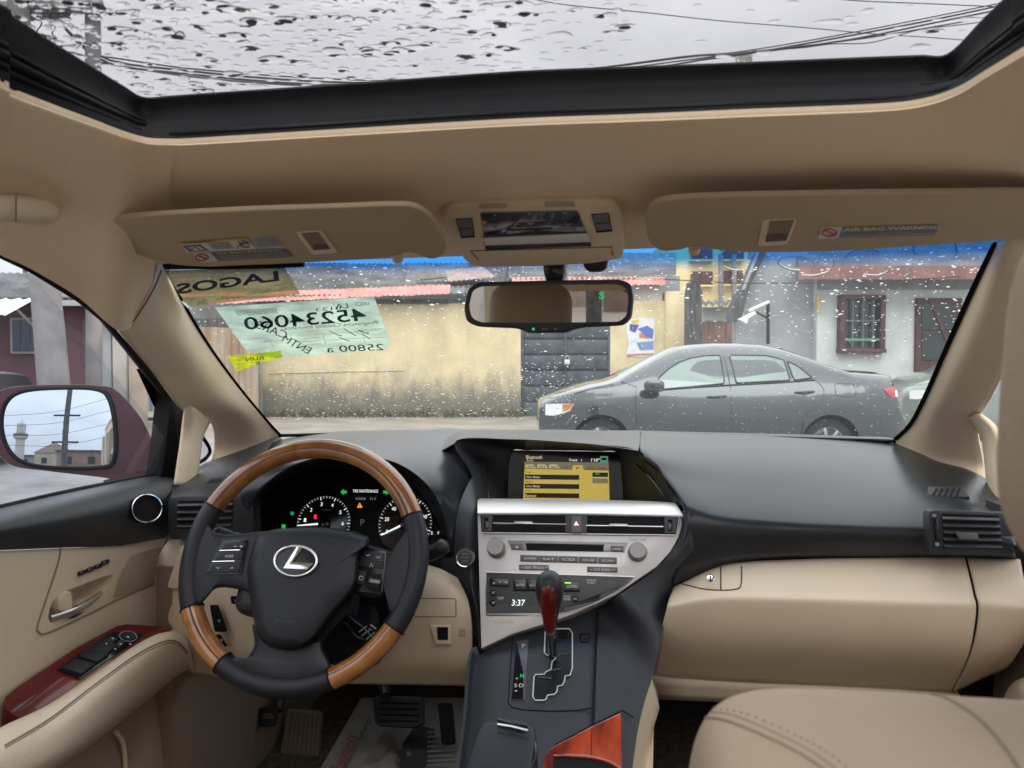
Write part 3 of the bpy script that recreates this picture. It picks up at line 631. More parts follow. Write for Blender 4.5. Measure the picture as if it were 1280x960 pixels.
# glove box and its surround
Gx = [[(842,733,1.262),(905,706,1.266),(1000,699,1.262),(1110,697,1.255),(1206,696,1.235)], [(836,750,1.22),(900,737,1.21),(1000,737,1.205),(1110,739,1.2),(1216,740,1.19)], [(833,762,1.205),(900,755,1.19),(1000,757,1.185),(1110,760,1.18),(1220,764,1.175)],
      [(825,795,1.22),(900,802,1.205),(1000,806,1.20),(1110,811,1.195),(1211,817,1.19)], [(816,845,1.29),(900,850,1.28),(1000,855,1.275),(1110,860,1.27),(1189,865,1.27)]]
gb = loft('glove_box', [y3(r) for r in Gx], beige, dash, nu=60, nv=40, thick=.006)
E1 = [y3([(1209,697,1.235),(1240,698,1.22),(1275,699,1.2)]), y3([(1219,740,1.19),(1250,742,1.175),(1284,745,1.16)]), y3([(1223,764,1.175),(1255,766,1.16),(1290,768,1.15)]), y3([(1214,817,1.19),(1245,815,1.18),(1282,800,1.17)]), y3([(1192,866,1.27),(1225,850,1.26),(1260,835,1.25)])]
loft('end_panel', E1, beige, dash, nu=16, nv=36, thick=.006)
loft('dash_backing', [y3([(830,690,1.30),(1300,690,1.30)]), y3([(810,900,1.34),(1250,900,1.34)])], black_deep, dash, nu=2, nv=2)
loft('lower_trim', [y3([(815,849,1.285),(950,857,1.275),(1080,863,1.265),(1200,870,1.265)]), y3([(814,874,1.30),(950,880,1.29),(1080,890,1.28),(1200,900,1.28)])], beige, dash, nu=10, nv=4, thick=.01)
GL = Plane(PY(895,722,1.222),(-.05,-.9,.42))
lk = lathe('lock', GL(888,723,.0), GL.n, [(.0062,0),(.0062,.004),(.0045,.0045),(0,.0045)], chrome, gb, seg=18); flat('key_slot', GL.poly([(887,719.5),(889,719.5),(889,726.5),(887,726.5)],.0052), black_deep, gb)
sfg = surf(gb)
for pts in ([(846,728),(860,732),(880,736.5),(900,738),(918,737),(926,732),(927,708)],[(901,709),(901,737)]):
    q = [sfg(x,y,.0004) for x,y in spl2(pts,30,False)]; tube('latch_seam', [p for p in q if p is not None], .0011, dark_beige, gb, seg=4)

# ------------------------------------------------------------------ centre panel
CP = Plane(PY(725,700,1.245),(0,-.90,.44))
def cpoly(name, pts, h0, h1, m, par, bev=0): return prism(name, CP.poly(pts,h0), CP.n, h1-h0, m, par, bevel=bev, back=0)
edge = [(597,640),(851,644),(853,655),(848,672),(838,690),(821,709),(793,728),(770,744),(747,755),(715,769),(679,781),(641,793),(602,811)]
ctr = prism('radio_panel', CP.poly(edge), CP.n, .004, silver, dash, bevel=.002, back=.03)
# upper lip, tilted more towards the sky
TP = [[CP(597,645,.004),CP(700,645,.004),CP(800,646.5,.004),CP(853,648,.004)], [CP(597,640,.007),CP(700,640,.007),CP(800,642,.007),CP(853.5,644,.007)], [PY(597,626,1.305),PY(700,627,1.305),PY(800,629,1.30),PY(845,630,1.295)], [PY(598,623,1.33),PY(700,624,1.33),PY(800,626,1.325),PY(840,628,1.315)]]
loft('top_lip', TP, silver, ctr, nu=30, nv=14)
cpoly('vent_opening', rpoly([(600.5,642.5),(848.5,645.5),(845,668.5),(602,665.5)],.06,3), .0045, .0055, black_deep, ctr)
tube('vent_rim', CP.poly([(849,646),(848,656),(845,669),(720,667.5),(602,666)],.006), .0014, satin, ctr, seg=6)
for x0,x1,y in ((616,708,654),(733,829,657)):
    tube('vent_bar', CP.poly([(x0,y),(x1,y+1.6)],.010), .0013, satin, ctr, seg=6)
    t = x0+.42*(x1-x0) if x0<700 else x0+.42*(x1-x0); prism('vent_tab', CP.poly([(t-11,y-1.8),(t+11,y-1.4),(t+12,y+2),(t-12,y+1.6)],.009), CP.n, .006, satin, ctr, bevel=.001)
for pts in ([(602,643.5),(616.5,643.7),(614.5,664.8),(603,664.6)],[(830,646),(847,646.5),(844.5,667.5),(831,667.3)]):
    v = prism('vent_end', CP.poly(pts,.005), CP.n, .004, grey_trim, ctr, bevel=.001)
    cx = sum(p[0] for p in pts)/4; cy = sum(p[1] for p in pts)/4; prism('vent_wheel', CP.poly(rpoly([(cx-3.5,cy-7),(cx+2.5,cy-7),(cx+2,cy+7),(cx-4,cy+7)],.3),.009), CP.n, .003, black_gloss, v, bevel=.001)
hz = prism('hazard_block', CP.poly([(707,644.5),(734.5,644.8),(733.5,667),(706.5,666.6)],.005), CP.n, .005, grey_trim, ctr, bevel=.001); prism('hazard_button', CP.poly([(714,645.5),(727,645.6),(727,666),(714,665.8)],.0105), CP.n, .002, silver_btn, ctr, bevel=.001)
flat('hazard_triangle', CP.poly([(720.3,651),(723.6,656.8),(717,656.7)],.0132), em_pink, ctr)
# radio
for x,y,rr in ((621,686,10.3),(797,690.5,10.6)):
    c = CP(x,y,.004); R = (CP(x+rr,y,.004)-c).length
    lathe('knob', c, CP.n, [(R*1.16,0),(R*1.16,.002),(R*1.06,.003),(R,.016),(R*.93,.018),(0,.018)], silver_btn if 0 else mat('knob_grey',(.30,.29,.28),.38,metal=.5), ctr, seg=36)
text('PWR VOL', CP, (613.5,673.5),(630,673.8),(613.5,671), grey_p, ctr, .0048); text('TUNE  FILE', CP, (786,675.8),(808,676.3),(786,673.2), grey_p, ctr, .0048)
cpoly('disc_surround', [(634,675.5),(785,678.5),(780,690.5),(768,690),(652,688),(640,687)], .0042, .0052, mat('silver_shadow',(.30,.29,.285),.3,metal=.6), ctr, .0004)
cpoly('disc_slot', [(657,679.5),(755,681.5),(754,689.5),(659,688)], .0054, .0058, black_deep, ctr)
tube('disc_flap', CP.poly([(656,678.5),(756,680.4)],.006), .0009, satin, ctr, seg=5)
def button(pts, s=None, par=ctr, h0=.0045, h=.0035, m=silver_btn, tm=white_p, th=.36, tw=.62, name='button', bev=.0008):
    b = prism(name, CP.poly(pts,h0), CP.n, h, m, par, bevel=bev)
    if s:
        (x0,y0),(x1,y1),(x2,y2),(x3_,y3_) = pts; cx=(x0+x1+x2+x3_)/4; cy=(y0+y1+y2+y3_)/4; w=(x1-x0)*tw/2; hh=(y3_-y0)*th/2; sk=(y1-y0)/(x1-x0)
        text(s, CP, (cx-w,cy+hh-sk*w),(cx+w,cy+hh+sk*w),(cx-w,cy-hh-sk*w), tm, par, h0+h+.0006)
    return b
button([(638.5,680),(653,680.3),(653,687.3),(639.5,687)], None); flat('eject_mark', CP.poly([(646,682),(648,685),(644,685)],.0088), white_p, ctr)
button([(763.5,682.5),(780,683),(778,689.8),(764,689.4)], 'LOAD')
xs_ = [650,674,698,723,747.5,771.5]
for i,s in enumerate(('AM/FM','SAT','CD','AUX-USB','SCAN')): button([(xs_[i]+.4,694+i*.65),(xs_[i+1]-.4,694.6+i*.65),(xs_[i+1]-.4,702.2+i*.65),(xs_[i]+.4,701.6+i*.65)], s)
button([(649,706),(686,706.7),(686,713),(649,712.3)], 'v SEEK TRACK ^', tw=.88, th=.5); button([(734,708.6),(772,709.4),(772,715.6),(734,714.8)], 'v CH DISC ^', tw=.8, th=.5)
# climate panel
cl = prism('climate_panel', CP.poly([(608.5,715.3),(792,721),(780,731),(766,741),(742,753),(718,761),(700,766),(608.5,767)],.0045), CP.n, .001, grey_trim, ctr, bevel=.0004)
prism('climate_gloss', CP.poly([(748,757-6),(770,737),(781,727),(792,721.5),(786,728),(766,741.5),(742,754),(706,765.5),(705,760),(725,754)],.0058), CP.n, .0006, black_gloss, ctr)
prism('climate_gloss', CP.poly([(609,755),(701,757),(700,765.5),(609,766.5)],.0058), CP.n, .0006, black_gloss, ctr)
tube('climate_rim', CP.poly([(608,715),(793,721),(782,731),(766,743),(742,755),(718,763.5),(690,769),(608,769),(607.5,740)],.005), .0012, satin, ctr, closed=True, seg=6)
button([(612.5,723.5),(636.5,724),(636.5,733),(613,732.6)], 'x  *  ^', m=black_gloss, h0=.006, tw=.75, th=.42); button([(641.5,723.8),(658,724.2),(658,738.5),(641.5,738.3)], 'AUTO', m=black_gloss, h0=.006, th=.2)
button([(658.8,724.2),(678,724.6),(678,738.8),(658.8,738.5)], 'DUAL', m=black_gloss, h0=.006, th=.2); button([(704.5,726.5),(724.7,727.2),(724.7,739.8),(704.5,739.4)], 'AUTO', m=black_gloss, h0=.006, th=.24)
flat('lit_bar', CP.poly([(706,727.6),(713.5,727.8),(713.5,729.4),(706,729.2)],.0108), em_lime, ctr)
for x,y in ((616.3,741.3),(616.3,754),(719,749)):
    c = CP(x,y,.006); R=(CP(x+4,y,.006)-c).length; lathe('round_button', c, CP.n, [(R,0),(R*.95,.003),(R*.7,.0036),(0,.0036)], black_gloss, ctr, seg=18)
    strokes('chevron', [[(x-1.8,y+.8),(x,y-1),(x+1.8,y+.8)]], CP, .0102, .0004, white_p, ctr)
text('TEMP', CP, (621.5,749.5),(629.5,749.6),(621.5,746.3), white_p, ctr, .0062); text('3:37', CP, (639.5,757),(655.5,757.2),(640.3,749.5), em_white, ctr, .0068)
text('PASS', CP, (705,746.5),(713,746.8),(705,744.2), white_p, ctr, .0062); text('TEMP', CP, (704,750.5),(713,750.8),(704,747.5), white_p, ctr, .0062)
text('PASSENGER', CP, (733,726),(745.5,726.5),(733,723.8), white_p, ctr, .0062); text('AIR BAG', CP, (733.5,729.3),(743.5,729.7),(733.5,727), white_p, ctr, .0062)
text('LEXUS', CP, (617.5,779.6),(641.5,779.2),(617.5,775.8), gold_p, ctr, .0048, bold=.02)
# start button
SB = Plane(PY(581,697,1.240),(.1,-.97,.22))
loft('stack_side', [y3([(566,705,1.255),(572,640,1.27),(588,600,1.33),(600,590,1.38)]), y3([(582,720,1.25),(586,660,1.262),(594,625,1.30),(603,612,1.36)]), y3([(600,722,1.262),(599,665,1.275),(597.5,630,1.30),(603,622,1.36)])], black, dash, nu=24, nv=10)
loft('stack_side', [y3([(553,696,1.262),(574,698,1.258),(590,700,1.255),(606,700,1.275)]), y3([(552,708,1.262),(580,718,1.25),(592,735,1.24),(606,735,1.262)]), y3([(580,740,1.25),(590,752,1.238),(597,765,1.225),(606,770,1.24)]), y3([(588,785,1.25),(594,795,1.24),(600,812,1.215),(606,812,1.22)])], black, dash, nu=20, nv=24)
c = SB(581.5,697,.006); R = (SB(593.5,697,.006)-c).length
sbn = lathe('start_button', c, SB.n, [(R,-.02),(R,.002),(R*.93,.0045),(R*.8,.0025),(R*.78,.0025)], chrome, dash, seg=36); lathe('button_face', c, SB.n, [(R*.78,.002),(R*.74,.0035),(0,.0042)], grey_trim, sbn, seg=32)
for s,y,w in (('ENGINE',693.5,5),('START',698,5.5),('STOP',703,4)): text(s, SB, (581.5-w,y),(581.5+w,y+.2),(581.5-w,y-2.6), grey_p, sbn, .0112)
prism('end_cap', ys([(1252,632),(1330,640),(1330,712),(1252,703)],1.235), (0,-1,0), .004, black, dash, bevel=.002, back=.05)

# ================================================================== STEERING WHEEL
WC = PY(378,701,1.08); wt = math.radians(25)
WN = V((0,-math.cos(wt),math.sin(wt))); WA = EX; WB = WN.cross(WA)
wheel = thing('steering_wheel', WC, 'wood and black leather steering wheel with chrome emblem on its hub', 'steering wheel')
WP = Plane(WC, WN)
def wang(px, py): p = WP(px,py)-WC; return math.atan2(p.dot(WB), p.dot(WA))
RR = .1755
def rim(name, a0, a1, m, r0=.0165, seam=True):
    if a1 < a0: a1 += 2*math.pi
    n = max(10, int((a1-a0)*22)); ts = np.linspace(a0, a1, n)
    pts = [WC+(WA*math.cos(t)+WB*math.sin(t))*RR for t in ts]
    return tube(name, pts, r0, m, wheel, seg=18, flat=.92)
aL, aR, aBL0, aBL1, aBR0, aBR1 = wang(262,630), wang(522,643), wang(236,762), wang(281,826), wang(413,842), wang(489,782)
rim('wood_rim', aR, aL, wood); rim('wood_rim', aBL0, aBL1, wood_l); rim('wood_rim', aBR0, aBR1, wood_l)
rim('leather_rim', aL, aBL0, black2, .0172); rim('leather_rim', aBL1, aBR0, black2, .0172); rim('leather_rim', aBR1, aR, black2, .0172)
for a in (aL,aR,aBL0,aBL1,aBR0,aBR1):
    c = WC+(WA*math.cos(a)+WB*math.sin(a))*RR; d = (WB*math.cos(a)-WA*math.sin(a)); tube('rim_joint', [c-d*.0012,c+d*.0012], .0176, black_deep, wheel, seg=18)
for a0,a1 in ((aBL0,aBL1),(aBR0,aBR1),(aR,aL)):
    if a1<a0: a1+=2*math.pi
    tube('rim_groove', [WC+(WA*math.cos(t)+WB*math.sin(t))*(RR-.004)+WN*.0150 for t in np.linspace(a0,a1,60)], .0010, mat('groove_brown',(.05,.018,.006),.4), wheel, seg=4)
def pillow(name, pts, h0, h1, m, par, P=WP, rings=((1,0),(1.0,.35),(.985,.62),(.94,.86),(.82,.97),(.45,1.0)), n=72):
    """padded cover: closed outline on plane P rising from h0 to h1"""
    o2 = np.array(spl2(pts, n)); c2 = o2.mean(0); rows = []
    for s, t in rings: rows.append([P(*(c2+(p-c2)*s), h0+(h1-h0)*t) for p in o2])
    bm = bmesh.new(); R = [[bm.verts.new(p) for p in r] for r in rows]
    for a, b in zip(R, R[1:]):
        for i in range(n): bm.faces.new((a[i],a[(i+1)%n],b[(i+1)%n],b[i]))
    bm.faces.new(R[-1]); bm.faces.new(R[0][::-1])
    return from_bm(name, bm, m, par, 50)
# spokes
pillow('spoke', [(252,640),(268,664),(292,668),(330,664),(360,668),(345,700),(330,745),(300,737),(272,735),(258,748),(244,762),(236,750),(232,720),(236,680),(244,650)], -.016, .012, black2, wheel)
pillow('spoke', [(398,670),(440,676),(470,683),(492,688),(508,676),(516,652),(525,660),(526,700),(518,735),(500,776),(488,768),(482,742),(470,748),(440,742),(415,738),(400,700)], -.016, .012, black2, wheel)
pillow('spoke', [(316,780),(335,800),(374,806),(400,800),(404,812),(414,834),(404,848),(376,858),(340,857),(305,844),(282,829),(290,822),(308,822),(318,806)], -.016, .012, black2, wheel)
loft('hub_shroud', [[WP(x,y,-.012) for x,y in r] for r in ([(322,690),(380,680),(440,690)],[(330,750),(380,755),(440,750)],[(325,800),(374,812),(405,800)])], black2, wheel, nu=10, nv=10)
hub = pillow('airbag_cover', rpoly([(320,668),(345,661),(398,658),(440,663),(461,671),(462,679),(449,688),(446,732),(414,768),(391,800),(374,811),(350,811),(332,806),(321,793),(313,752),(308,712)],.3,3), .004, .040, black2, wheel)
HP = Plane(WC+WN*.0405, WN)
text('SRS', HP, (350,772),(362,772.5),(350,768.5), black_gloss, hub, .0003); text('AIRBAG', HP, (344,777.5),(368,778.5),(344,774), black_gloss, hub, .0003)
E_c = HP(369.5,701,.002); ea = (HP(396,701,.002)-E_c); eb = (HP(369.5,682.5,.002)-E_c)
em = tube('emblem_ring', [E_c+ea*math.cos(t)+eb*math.sin(t) for t in np.linspace(0,2*math.pi,48,endpoint=False)], .0022, chrome, wheel, closed=True, seg=8)
prism('emblem_stroke', HP.poly([(372,684),(381,683),(366.5,703.5),(393.5,704.5),(385,712.5),(355,711)],.0), HP.n, .004, chrome, em, bevel=.0012)
flat('emblem_field', [E_c+ea*.97*math.cos(t)+eb*.97*math.sin(t)-WN*.0012 for t in np.linspace(0,2*math.pi,40,endpoint=False)], black_gloss, em)
# switch pads
pl = prism('switch_pad', rpoly([0]*0 or [tuple(p) for p in [(280,676),(311,675),(303,719),(258,719)]],.1,3) and WP.poly(rpoly([(280,676),(311,675),(303,719),(258,719)],.1,3),.010), WN, .004, black_gloss, wheel, bevel=.001)
for pts in ([(283,678.5),(308.5,678),(306,685.8),(278,686.5)],[(276,689.5),(305.5,688.8),(302.5,699.5),(269,700.2)],[(267.5,703),(302,702.5),(299,716),(260.5,716)]):
    prism('thumb_button', WP.poly(pts,.0142), WN, .002, black2, pl, bevel=.0006)
tube('trim_line', WP.poly([(274.5,688.2),(300,687.4)],.0162), .0007, chrome, pl, seg=4); tube('trim_line', WP.poly([(265.5,702),(293,701.3)],.0162), .0007, chrome, pl, seg=4)
text('MODE', WP, (281.5,697),(291.5,696.8),(282,693.8), white_p, pl, .0168)
strokes('button_symbol', [[(270.5,709),(272.5,711),(274.5,709)],[(288,711),(290,709),(292,711)],[(292,683),(296,683)],[(299.5,683),(303.5,683)],[(301.5,681.2),(301.5,684.8)]], WP, .0168, .0005, white_p, pl)
pr = prism('switch_pad', WP.poly(rpoly([(452,684),(484,689),(479,744),(441,738)],.1,3),.010), WN, .004, black_gloss, wheel, bevel=.001)
prism('thumb_button', WP.poly([(455.5,687),(481,691.5),(479,711),(448,707)],.0142), WN, .002, black2, pr, bevel=.0006)
prism('thumb_button', WP.poly([(447,712.5),(458.5,714.5),(456,731),(444.5,729)],.0142), WN, .002, black2, pr, bevel=.0006)
prism('scroll_switch', WP.poly([(461.5,716),(477,718.5),(474,737.5),(459,734)],.0142), WN, .004, black_deep, pr, bevel=.001); flat('scroll_roller', WP.poly([(462,722.5),(476,725),(474.5,730),(461,727.5)],.0188), silver_btn, pr)
tube('trim_line', WP.poly([(457,698.4),(479.5,702)],.0166), .0007, chrome, pr, seg=4)
strokes('button_symbol', [[(457.5,693),(459,695),(462,694),(462,692.5)],[(470.5,695.5),(472,697.5),(475,696.5),(475,695)],[(462,709),(464,704),(466,709)],[(449.5,720),(453.5,720.5),(453,725),(449,724.5),(449.5,720)],[(467,719.5),(469,717.8),(471,720)],[(465.5,733),(467,735),(468.5,733.5)]], WP, .0172, .0005, white_p, pr)
text('ENTER', HP if 0 else WP, (464,727.2),(473.5,728.8),(464.4,725), white_p, pr, .0194)
# column shroud and stalks
colm = thing('steering_column', PY(400,760,1.2), 'black steering column cover with two control stalks behind the wheel', 'steering column')
b0 = PY(385,735,1.16)
box('column_cover', b0, (.15,.11,.20), black, colm, axes=(EX, WB, WN), bevel=.02, seg=3)
box('column_cover', PY(420,790,1.20), (.16,.10,.07), black_deep, colm, axes=(EX, WB, WN), bevel=.02, seg=3)
s1 = tube('light_stalk', y3([(340,690,1.16),(305,677,1.14),(285,670,1.135),(271,665,1.13),(267,663,1.13)]), [.008,.0075,.0095,.010,.004], black2, colm, seg=12)
tube('stalk_ring', y3([(298,674,1.139),(292,672,1.137)]), .0099, grey_trim, s1, seg=12); tube('stalk_tip', y3([(277,667.2,1.132),(269,664,1.13)]), [.0104,.006], silver_btn, s1, seg=12)
s2 = tube('wiper_stalk', y3([(470,705,1.16),(528,696,1.145),(540,691,1.14),(549,686,1.138),(556,682,1.137),(559,680,1.137)]), [.009,.009,.012,.0128,.0118,.006], black2, colm, seg=14)
SP2 = Plane(PY(540,690,1.124),(0,-1,0)); text('AUTO', SP2, (529,689),(539,684.5),(529.5,685.5), grey_p, s2); text('OFF', SP2, (531,697.5),(537,695.5),(531,694.5), grey_p, s2)
s3 = tube('cruise_stalk', y3([(430,770,1.14),(455,792,1.12),(466,800,1.11)]), [.010,.012,.006], black_gloss, colm, seg=12)
strokes('stalk_print', [[(449,790),(458,783)],[(452,795),(464,786)],[(458,799),(468,791)],[(463,781),(470,786)]], Plane(PY(455,790,1.103),(0,-1,0)), 0, .0012, grey_p, s3)

# ================================================================== CENTRE CONSOLE
con = thing('center_console', (0,1.0,.45), 'charcoal centre console with white edged shift gate and red wood tray', 'console')
NC = V((0,-.60,.80)); CO = Plane(PY(690,800,1.205), NC)
left2 = [(600,812),(594,840),(590,870),(588,905),(580,960),(572,1010)]
right2 = [(842,735),(829,772),(818,815),(812,845),(800,888),(790,930),(782,1010)]
top2 = [(600,813),(620,804),(641,795),(660,789),(679,783),(697,777),(715,771),(733,763),(752,755)]
def coY(px,py): return CO(px,py)
rows = []
for t in np.linspace(0,1,9):
    Lp = np.array(cr_spline([(x,y,0) for x,y in left2],9))[int(round(t*8))]; Rp = np.array(cr_spline([(x,y,0) for x,y in [(752,757),(750,785),(748,820),(746,850),(745,888),(744,930),(742,1010)]],9))[int(round(t*8))]
    row = []
    for s in np.linspace(0,1,9):
        if t == 0: q = np.array(cr_spline([(x,y,0) for x,y in top2],9))[int(round(s*8))]
        else: q = Lp+(Rp-Lp)*s; q[1] += (1-t)**2*(np.interp(q[0],[p[0] for p in top2],[p[1] for p in top2])-(Lp[1]+(Rp[1]-Lp[1])*s))
        p = coY(q[0],q[1]); row.append(p+V((0,0,-.008*abs(2*s-1)**6)))
    rows.append(row)
deck = loft('console_deck', rows, black, con, nu=40, nv=40)
ll_ = [r[0] for r in rows]
loft('console_side', [ll_, [p+V((-.012,0,-.02)) for p in ll_], [p+V((-.02,.02,-.5)) for p in ll_]], black, con, nu=20, nv=6)
# cheek sweeping from the silver panel and the deck to the glove box
Lc = [CP(851,640,.002),CP(849,668,.002),CP(838,691,.002),CP(821,710,.002),CP(793,731,.002),CP(770,746,.002)]+[CO(x,y,.001) for x,y in [(750,760),(747,800),(745,850),(744,890),(742,960),(740,1010)]]
Rc = [PY(868,640,1.262),PY(867,685,1.252),PY(858,712,1.258),PY(843,735,1.262),PY(833,765,1.235),PY(826,800,1.19),CO(815,848,-.004)]+[CO(x,y,-.006) for x,y in [(805,880),(797,915),(792,945),(788,985),(785,1020)]]
kk = [.006,.006,.006,.006,.006,.005,.004,.002,.0,.0,.0,.0]
Mc = [a.lerp(b,.5)+V((.002,-k,k)) for a,b,k in zip(Lc,Rc,kk)]
loft('console_cheek', [Lc,Mc,Rc], black, con, nu=60, nv=18)
lowr = [CO(815,848,-.006),CO(804,882,-.006),CO(797,915,-.006),CO(790,965,-.006),CO(785,1020,-.006)]
loft('console_flank', [lowr, [p+V((.012,.01,-.05)) for p in lowr], [PY(818,848,1.25)+V((0,0,-.0)),PY(818,880,1.20),PY(817,915,1.15),PY(816,965,1.10),PY(815,1010,1.06)]], beige, con, nu=20, nv=10)
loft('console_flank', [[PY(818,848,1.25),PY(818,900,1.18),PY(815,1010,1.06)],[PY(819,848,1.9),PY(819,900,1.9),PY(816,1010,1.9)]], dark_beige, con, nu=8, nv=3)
cz = lambda h=0: (lambda x,y,hh=0: CO(x,y,h+hh))
def seam(pts, m=black_deep, r=.0009, par=con, n=0, name='panel_seam', h=.0004): return tube(name, [CO(x,y,h) for x,y in pts], r, m, par, seg=5, n=n)
seam([(641,796),(637,850),(635,878),(640,884),(652,887),(690,889),(720,888),(740,885)]); seam([(747,758),(744,830),(741,885),(740,905)])
gate = [(696,786),(712,786),(715.4,791.7),(715.4,835),(712.7,844),(706.5,845),(705.4,852),(703,856.7),(697,857.7),(696,864.6),(693,868),(684.6,869),(682.5,874),(680,875.4),(669,875.4),(666,871),(667.5,846),(670,843),(680.4,843),(682.5,839.6),(688.8,837),(690,827),(694.6,823),(695,820),(683.5,819),(680.4,815.6),(681.5,789.6),(684.6,786)]
gt = flat('shift_gate', CO.poly(gate,.0008), mat('gate_black',(.010,.011,.012),.3,spec=.4), con)
tube('gate_edge', CO.poly(gate,.002), .0011, mat('gate_white',(.80,.80,.78),.4), gt, closed=True, seg=6)
flat('gate_gloss', CO.poly(rpoly([(696,788),(712,788),(713,803),(697,803)],.15),.0012), black_gloss, gt); tube('gate_lip', CO.poly([(696,790),(697,800),(710,800.5),(711,790)],.002), .0012, grey_trim, gt, seg=5)
for pts in ([(694,822),(700,818),(712,817)],[(688,838),(702,836)],[(672,846),(690,848)]): tube('gate_step', CO.poly(pts,.0012), .0014, grey_trim, gt, seg=5)
lp = prism('position_plate', CO.poly([(645,802.3),(660.6,799.6),(656.5,875),(638.8,875)],.0002), NC, .0012, mat('plate_grey',(.10,.105,.11),.35), con, bevel=.0004); flat('plate_wedge', CO.poly([(645,803),(646,803),(654,840),(654,874),(639.4,874)],.0018), black_gloss, lp)
for s,x,y,mm,w in (('P',654.3,809.5,white_p,2.2),('R',653.3,831.5,red_p,2.2),('N',652.6,847,em_green,2.2),('S·D',648.5,859,white_p,5.6),('+',646,849.5,white_p,1.6),('–',645,864,white_p,1.6)):
    hgt = 1 if s=='–' else (3 if s=='+' else 4.6); text(s, CO, (x-w,y),(x+w,y),(x-w+.3,y-hgt), mm, lp, .0026)
tube('button_seam', CO.poly(rpoly([(726,792),(737,792.3),(736.5,802.5),(725.5,802)],.15),.0004), .0008, black_deep, con, closed=True, seg=4); flat('button_mark', CO.poly([(729,798),(734,798.1),(733.8,799.4),(729,799.3)],.0006), black_deep, con)
# console arm lid
lid = [[PY(586,962,.80),PY(604,924,.89),PY(628,920,.90),(PY(656,921,.90)),PY(669,930,.885),PY(668,965,.80)]]
LT = Plane(PY(630,940,.86),(0,-.35,.94))
o = prism('console_lid', LT.poly(rpoly([(600,918),(652,914),(668,921),(672,936),(664,1000),(575,1000)],.25,5)), LT.n, .022, black2, con, bevel=.014, seg=4, back=.08)
flat('lid_slot', LT.poly([(607,914),(625,908),(668,915),(661,921),(640,918),(612,919)],.0), black_deep, con)
prism('lid_latch', LT.poly([(622,903),(660,913),(652,917),(623,909)],.018), LT.n, .008, black_gloss, con, bevel=.002); tube('latch_edge', LT.poly([(622,905),(640,908),(660,913)],.027), .0014, satin, con, seg=5)
tube('lid_gloss_trim', LT.poly([(667,928),(668,944),(663,958)],.016), .004, black_gloss, con, seg=8, n=10)
# red wood tray
RW = Plane(CO(730,930,.006), NC)
wd = prism('wood_trim', RW.poly(rpoly([(776,892),(779,1000),(668,1000),(676,968),(682,944),(694,933),(740,909)],.06,3)), NC, .003, redwood2, con, bevel=.0012)
flat('tray_well', RW.poly([(693,947),(735,947.5),(766,955),(776,962),(776,1000),(688,1000)],.0034), black_deep, wd); tube('tray_edge', RW.poly([(692,945),(712,944.5),(735,946),(758,951),(776,961)],.004), .0028, redwood2, wd, seg=8, n=16)
prism('tray_side', RW.poly([(686,940),(692,937),(690,1000),(680,1000)],.0034), NC, .004, redwood, wd, bevel=.001)
tube('tray_seam', RW.poly([(740,911),(739,946)],.0032), .0006, mat('seam_red',(.10,.01,.008),.5), wd, seg=4)
seam([(775,889),(778,888),(792,897)]); seam([(694,931),(740,907),(774,890)], r=.0014)

# gear lever -------------------------------------------------------
gear = thing('gear_lever', CO(690,808), 'gear lever with dark red wood and black leather knob standing in its gate', 'gear lever')
gtop, gbot = PY(686,720,1.02), PY(688,782,1.06); gd = (gtop-gbot).normalized(); L_ = (gtop-gbot).length
fa = EX; fb = gd.cross(EX).normalized()
def knob(name, prof, m, off=V(), sx=1, sy=1, par=gear, seg=24):
    bm = bmesh.new(); rings = []
    for t, r in prof: rings.append([bm.verts.new(gbot+gd*(L_*t)+off+fa*(r*sx*math.cos(a))+fb*(r*sy*math.sin(a))) for a in [2*math.pi*i/seg for i in range(seg)]])
    for A_, B_ in zip(rings, rings[1:]):
        for j in range(seg): bm.faces.new((A_[j],A_[(j+1)%seg],B_[(j+1)%seg],B_[j]))
    bm.faces.new(rings[0][::-1]); bm.faces.new(rings[-1]); return from_bm(name, bm, m, par, 60)
kn = knob('knob', [(-.02,.0075),(.0,.0085),(.15,.0105),(.35,.0135),(.6,.0178),(.78,.0188),(.9,.0172),(.97,.013),(1.01,.0065),(1.02,.001)], black2, sx=1.0, sy=1.15)
# which side faces the cabin
side = -1 if fb.y > 0 else 1
knob('wood_inlay', [(.02,.006),(.08,.0078),(.2,.0090),(.45,.0112),(.7,.0126),(.84,.0126),(.92,.0098),(.96,.005),(.985,.001)], redwood, off=fb*side*.0108, sy=1.0, par=kn)
tube('knob_collar', [gbot-gd*.004,gbot+gd*.002], .0088, satin, kn, seg=20)
tube('shaft', [gbot-gd*.001, PY(690,800,1.13), CO(691,822,-.01)], [.0062,.006,.0065], black_gloss, gear, seg=14); tube('shaft_sleeve', [gbot-gd*.012, gbot-gd*.003], .0070, satin, gear, seg=16)

